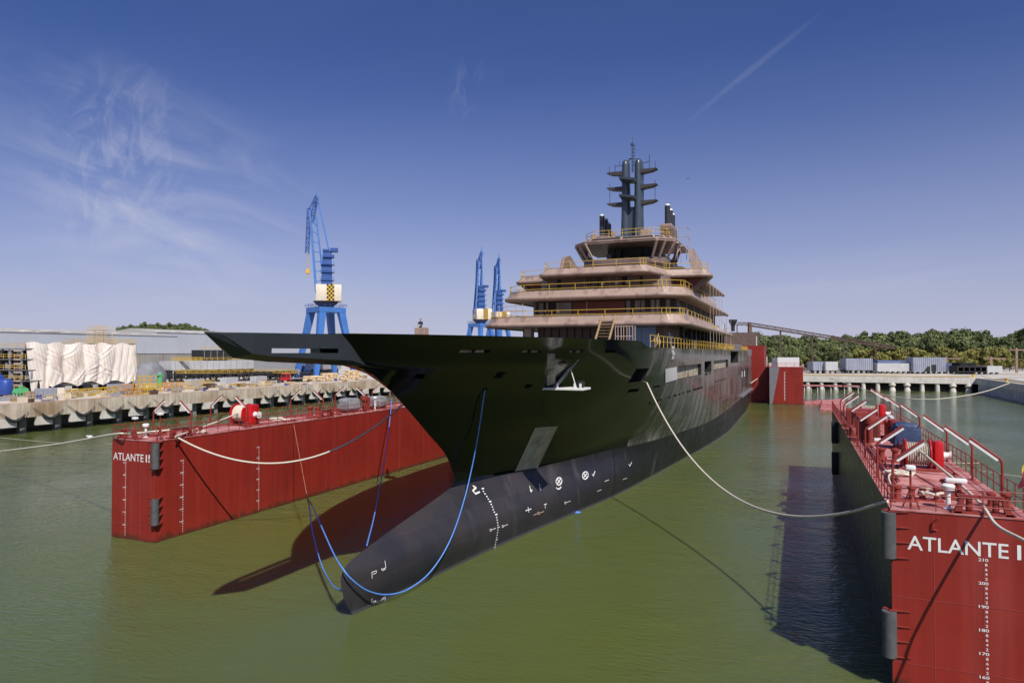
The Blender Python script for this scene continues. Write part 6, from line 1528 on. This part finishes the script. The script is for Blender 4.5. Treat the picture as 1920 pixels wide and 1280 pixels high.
q = thing('far_quay_wall', (30, 300, 0), 'pale concrete quay on round piles across the far end of the basin', 'quay wall')
A0 = Vector((-25, 308, 0)); A1 = Vector((61, 308, 0))
mb = MB(); mb.box(-60, 62, 306, 307.2, 3.1, 5.55); mb.build('edge_beam', M_concw, q)
mb = MB(); mb.box(-60, 71, 307.2, 321, 4.5, 5.34); mb.build('deck_slab', M_concw, q)
mb = MB(); mb.add([(-60, 308.5, -1), (62, 308.5, -1), (62, 319, 4.6), (-60, 319, 4.6)], [(0, 1, 2, 3)]); mb.build('rubble_bank', M_concd, q)
for i in range(18):
    x = -22+i*5.1; mb = MB(); rj = random.Random(i); ex = .9 if i in (11, 12, 15, 16) else 0
    mb.tube([(x, 307.0, -2), (x, 307.0, .6), (x, 307.0, 1.4), (x, 307.0, 2.2), (x, 307.0, 4.6)], [.85+ex*.5, .85+ex*.3, .8, .8+ex*.6, .8], 12); mb.build('pile', M_concw, q, smooth=40)
mb = MB(); mb.box(-60, 62, 306.9, 307.1, 5.55, 5.75)
railing(mb, [(-10, 306.6, 5.55), (60, 306.6, 5.55)], .5, 6, .09, (1,)); mb.build('edge_rail', M_yel, q)
q = thing('right_quay_wall', (66, 250, 0), 'shaded concrete quay wall with ribs along the right side of the basin', 'quay wall')
mb = MB(); mb.box(62, 63.2, 20, 307.2, 3.2, 5.5); mb.build('edge_beam', M_concw, q)
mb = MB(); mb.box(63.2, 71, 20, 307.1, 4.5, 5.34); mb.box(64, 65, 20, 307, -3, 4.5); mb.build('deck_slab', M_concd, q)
for i in range(60):
    y = 303-i*3.1
    if y < 120: break
    mb = MB(); mb.cyl((62.9, y, -2), (62.9, y, 3.3), .95, 10); mb.build('rib', M_concw, q, smooth=40)
mb = MB(); railing(mb, [(62.6, 150, 5.5), (62.6, 300, 5.5)], .45, 5, .08, (1,)); mb.build('edge_rail', M_yel, q)
for k, (px, py) in enumerate(((1888, 715), (1825, 707))): 
    p = PZ(px, py, 5.5); bt = thing('quay_bollard', (p.x, p.y, 5.5), f'yellow bollard on the right quay, {"nearer" if k == 0 else "by the corner"}', 'bollard', 'yellow bollards on the right quay'); mb = MB(); mb.lathe((p.x, p.y, 5.5), [(.45, 0), (.35, .2), (.35, .8), (.6, .95), (.5, 1.15)], 12); mb.build('post', M_yel, bt, smooth=40)
# low jetty in front of the far quay
t = thing('jetty', (10, 297, 0), 'low pink jetty on thin piles before the far quay', 'jetty'); a = PZ(1508, 722, 1.6); b = PZ(1575, 722, 1.6); mb = MB(); mb.box(1, 21, 284, 287, 2.2, 2.7); mb.build('decking', M_deck, t)
mb = MB()
for i in range(9): mb.cyl((2+i*2.3, 284.5, -1), (2+i*2.3, 284.5, 2.2), .2, 7)
build_each(mb, 'jetty_pile', M_concw, t)

# blocks stored on the far right quay
def yard_block(px0, px1, d, ytop, ybot, m, label, style=0):
    a = onq(px0, d); b = onq(px1, d); t = thing('yard_block', (a+b)/2, label, 'steel block', 'steel blocks stored on the far quay'); dv = (b-a).normalized(); nn = Vector((dv.y, -dv.x, 0)); L_ = (b-a).length
    z1 = H+(661-ytop)/F*d; z0 = max(G+.1, H+(661-ybot)/F*d); c = (a+b)/2-nn*3
    mb = MB()
    if style == 3:
        for k in range(6): q_ = a+dv*L_*k/5; mb.obox(q_-nn*3, dv, nn, .25, 3, z0, z1)
        mb.obox(c, dv, nn, L_/2, 3, z1-.6, z1); mb.obox(c, dv, nn, L_/2, 3, z0, z0+.5); mb.obox(c-nn*1.5, dv, nn, L_/2, .2, z0, z1)
    else: mb.obox(c, dv, nn, L_/2, 3, z0, z1)
    mb.build('shell', m, t)
    mb = MB()
    if style in (0, 2):
        n = int(L_/.9)
        for i in range(n): q_ = a+dv*(i+.5)*L_/n; mb.obox(q_+nn*.08, dv, nn, .09, .1, z0+.1, z1-.05)
        mb.build('ribs', m, t)
    if style == 2:
        mb = MB(); mb.obox(a+dv*L_*.62+nn*.2, dv, nn, L_*.07, .06, z0+.1, z0+(z1-z0)*.5); mb.extr([a+dv*L_*.3+nn*.2+Vector((0, 0, z0-G)), a+dv*L_*.5+nn*.2+Vector((0, 0, z0-G)), a+dv*L_*.5+nn*.2+Vector((0, 0, z0-G+2.5)), a+dv*L_*.42+nn*.2+Vector((0, 0, z0-G+2.5))], nn*.05); build_each(mb, 'opening', M_dark, t)
    mb = MB()
    for i in range(int(L_/2.5)+1): q_ = a+dv*min(L_, i*2.5+.3)-nn*1.2; mb.obox(q_, dv, nn, .3, .8, G, z0)
    mb.build('blocks', M_dark if style != 1 else M_concd, t)
yard_block(1524, 1545, 318, 678, 694, M_cont, 'ribbed grey block, left end of the row on the far quay', 0)
yard_block(1548, 1571, 316, 678, 694, M_contw, 'plain pale grey block next to the ribbed left one on the far quay', 1)
yard_block(1586, 1636, 320, 672, 694, M_cont, 'tall ribbed grey blue block left of the middle of the far quay', 0)
yard_block(1645, 1706, 318, 681, 696, M_contw, 'long low pale block in the middle of the far quay', 1)
yard_block(1646, 1698, 324, 675.5, 684, M_contb, 'flat blue block standing behind the long low pale one', 1)
yard_block(1712, 1774, 316, 670, 697, M_cont, 'tallest grey blue block with dark doorway on the far quay', 2)
yard_block(1775, 1787, 318, 681, 694, M_contb, 'small ribbed blue block beside the tallest one', 0)
yard_block(1796, 1850, 306, 686, 698, M_dark, 'dark open frame block near the right end of the far quay', 3)
yard_block(1850, 1879, 306, 686, 698, M_contw, 'pale grey perforated block at the right end of the row', 1)
yard_block(1802, 1829, 312, 680, 686, M_dark, 'small dark tank like block lying on the frame block', 3)
for k, (px, d) in enumerate(((1578, 322), (1640, 330), (1790, 322), (1515, 330))):
    p = onq(px, d); mb = MB(); rj = random.Random(k)
    t = thing('scrap_heap', p, ['jumble of dark scrap between the pale and tall blocks', 'low scrap heap behind the long pale block', 'scrap heap beside the dark frame block', 'scrap heap near the red far dock'][k], 'scrap heap')
    for i in range(26): c = p+Vector((rj.uniform(-3, 3), rj.uniform(-2, 2), rj.uniform(.2, 2.2))); e = Vector((rj.uniform(-1.5, 1.5), rj.uniform(-1, 1), rj.uniform(-.6, .6))); mb.bar(c-e, c+e, .2)
    mb.build('scrap', M_wood if k != 0 else M_dark, t)
# conveyor with trestles and head house
t = thing('conveyor', onq(1405, 300), 'rusty inclined conveyor bridge sloping down to the right across the trees', 'conveyor')
dC = 330
a = PD(1402, 607, dC); b = PD(1680, 652, dC+25); m0 = PD(1384, 607, dC)
mb = MB(); lat(mb, m0, a, 1.6, n=4, t=.25, tb=.12, h=1.2); lat(mb, a, b, 1.6, n=40, t=.3, tb=.12, h=1.3); mb.build('bridge', M_wood, t)
mb = MB(); mb.bar(a-Vector((0, 0, .7)), b-Vector((0, 0, .7)), 2.0, .5); mb.build('belt_deck', M_wood, t)
for px in (1460, 1518, 1577, 1640):
    u = (px-1402)/(1680-1402); p = a+(b-a)*u; mb = MB()
    mb.bar((p.x, p.y, G), (p.x, p.y, p.z-.6), .8)
    mb.build('trestle', M_wood, t)
hh_ = thing('head_house', onq(1386, dC), 'rusty conveyor head house behind the ship stern', 'building'); p = onq(1388, dC)
mb = MB(); rx = Vector(RT); mb.obox(p-rx*1, rx, Vector((rx.y, -rx.x, 0)), 8.5, 4, G+12.5, G+19.3); mb.build('walls', M_wood, hh_)
mb = MB(); c = p+rx*3.9
for s in (-1, 1): mb.obox(c+rx*(.8), rx, Vector((rx.y, -rx.x, 0)), .8, .8, G, G+24)
mb.build('tower_leg', mat('rust_pale', (0.30, 0.19, 0.14), .8, var=.2), hh_)
mb = MB(); c = p-rx*4.5; 
for s in (-3, 3): mb.bar((c+rx*s).to_tuple()[:2]+(G+19,), (c+rx*s).to_tuple()[:2]+(H+(661-607)/F*dC,), .4)
mb.lathe(Vector((c.x+1, c.y, G+20)), [(.8, 0), (.9, 2.5), (1.8, 4.4), (2.0, 5.6)], 10); mb.bar(p-rx*4+Vector((0, 0, 12)), p+rx*3+Vector((0, 0, 19)), .7); mb.build('hopper_frame', M_dark, hh_)
for k, (px, y0, y1) in enumerate(((1906, 652, 700), (1774, 668, 700), (1858, 668, 700))):
    d = 330; p = onq(px, d); t = thing('pipe_post', p, ['rusty pipe post with cross arm at the right edge of the trees', 'rusty pipe post behind the tallest block', 'rusty pipe post in the yellow bushes'][k], 'post', 'rusty pipe posts before the trees'); mb = MB(); z1 = H+(661-y0)/F*d
    mb.bar(p, Vector((p.x, p.y, z1)), .9); mb.bar(Vector((p.x-3, p.y, z1-1)), Vector((p.x+6, p.y, z1-1)), .6); mb.build('post', MATS['rust_pale'], t)

# ------------------------------------------------------------------ trees
LM = [leaf_mat('leaf_dark', (0.085, 0.108, 0.042), (0.135, 0.165, 0.066)), leaf_mat('leaf_mid', (0.125, 0.15, 0.055), (0.19, 0.215, 0.085)), leaf_mat('leaf_yellow', (0.17, 0.165, 0.045), (0.26, 0.24, 0.07))]
def tree_proto(kind, seed, hgt, rad):
    rr = random.Random(seed); t = thing('tree', (0, 0, 0), None, None)
    mb = MB(); th = hgt*.55; mb.tube([(0, 0, -.5), (.1, .1, th*.5), (.2, 0, th)], [.32, .24, .1], 7)
    lobes = []
    nl = 15
    for k in range(nl):
        a = rr.random()*6.28; rrk = rad*rr.random()**.5*.72; z = hgt*(.32+.55*rr.random()); shrink = 1-.45*abs((z/hgt)-.55); c = Vector((math.cos(a)*rrk*shrink, math.sin(a)*rrk*shrink, z)); lobes.append((c, rad*rr.uniform(.26, .44)))
        if k < 7: mb.tube([(0.1, 0, th*rr.uniform(.35, .8)), c], [.1, .03], 5)
    lobes.append((Vector((0, 0, hgt*.86)), rad*.34))
    mb.build('trunk', M_trunk, t)
    vs = []; fs = []
    for c, r in lobes:
        for i in range(150):
            d = Vector((rr.gauss(0, 1), rr.gauss(0, 1), rr.gauss(0, .85))).normalized(); p = c+d*r*rr.uniform(.62, 1.08); s = rr.uniform(.22, .5)
            n = (d+Vector((rr.gauss(0, .45), rr.gauss(0, .45), rr.gauss(0, .45)))).normalized(); x = n.cross(Vector((0, 0, 1)));
            if x.length < .1: x = Vector((1, 0, 0))
            x.normalize(); y = n.cross(x); k = len(vs); an = rr.random()*3; x2 = x*math.cos(an)+y*math.sin(an); y2 = y*math.cos(an)-x*math.sin(an)
            vs += [p-x2*s-y2*s*.6, p+x2*s*.8-y2*s, p+x2*s+y2*s*.7, p-x2*s*.7+y2*s]; fs.append((k, k+1, k+2, k+3))
    mb = MB(); mb.add(vs, fs); me = mb; o = me.build('crown', LM[kind], t); return t
TP = {0: [tree_proto(0, 1, 17, 5.6), tree_proto(0, 2, 19, 5.0), tree_proto(0, 3, 16, 6.0)], 1: [tree_proto(1, 4, 16, 5.4), tree_proto(1, 5, 18, 5.8)], 2: [tree_proto(2, 6, 11, 5.0), tree_proto(2, 7, 10, 5.6)]}
tused = set()
def plant(px, d, kind, s, rr, label, group, z=None):
    v = rr.randrange(len(TP[kind])); pr = TP[kind][v]; c = pr if (kind, v) not in tused else copy_tree(pr); tused.add((kind, v))
    p = onq(px, d); c.location = (p.x, p.y, (G-.1) if z is None else z); c.rotation_euler = (0, 0, rr.random()*6.28); c.scale = (s, s, s*rr.uniform(.92, 1.08)); tag(c, label, 'tree', group)
rr = random.Random(5)
def topy(px):    # tree-line height of the photograph along the wood
    return pchip([(1380, 628), (1440, 627), (1500, 628), (1560, 630), (1620, 626), (1700, 622), (1740, 616), (1790, 614), (1830, 620), (1860, 626), (1900, 622), (1960, 612)], px)
for d, kinds_, n in ((470, (0, 0, 1), 56), (430, (0, 1, 1), 50), (395, (0, 1, 0), 44)):
    for i in range(n):
        px = 1375+i*(620/n)+rr.uniform(-4, 4); k = kinds_[rr.randrange(3)]
        hz = H+(661-topy(px))/F*d-G; f = 1.0 if d == 470 else .88 if d == 430 else .74
        base = {0: 17.3, 1: 17, 2: 11}[k]; s = hz*f/base*rr.uniform(.9, 1.07)
        row = {470: 'back', 430: 'middle', 395: 'front'}[d]; cl = ['dark green', 'mid green'][k]
        zone = 'behind the far red dock' if px < 1510 else 'behind the left grey blocks' if px < 1640 else 'behind the long pale block' if px < 1710 else 'behind the tallest block' if px < 1790 else 'at the right end'
        plant(px, d+rr.uniform(-9, 9), k, s, rr, f'{cl} leafy tree {zone}, {row} row of wood', 'trees of the wood beyond the far quay')
for i in range(34):
    px = 1400+i*16+rr.uniform(-6, 6); yb = px > 1600
    k = 2 if (yb or rr.random() < .35) else 1
    plant(px, 362+rr.uniform(-8, 10), k, rr.uniform(.95, 1.25) if yb and px < 1880 else rr.uniform(.55, .8), rr, ('yellow green bushy tree ' + ('left of the tallest grey blue block' if px < 1700 else 'behind the tallest grey blue block' if px < 1790 else 'behind the dark frame block')) if k == 2 else 'small bright green tree at the left front edge of the wood', 'bushy trees along the front of the wood')
for i in range(64):     # pines on the hill behind the sheds
    px = 225+i*2.75+rr.uniform(-2, 2); d = 560+rr.uniform(-25, 25); ty = pchip([(200, 626), (240, 614), (270, 611), (330, 611), (350, 611), (372, 617), (400, 621), (420, 624)], px); zt = H+(661-ty)/F*d; s = .75
    plant(px, d, 0, s*rr.uniform(.85, 1.05), rr, 'dark tree on the hill behind the left sheds', 'trees on the hill behind the sheds', z=zt-14.8*s)
for o in COL.objects:
    if o.type == 'EMPTY' and o.parent is None and 'label' not in o: print('UNLABELLED', o.name)
print('OBJECTS TOTAL', len(COL.objects))
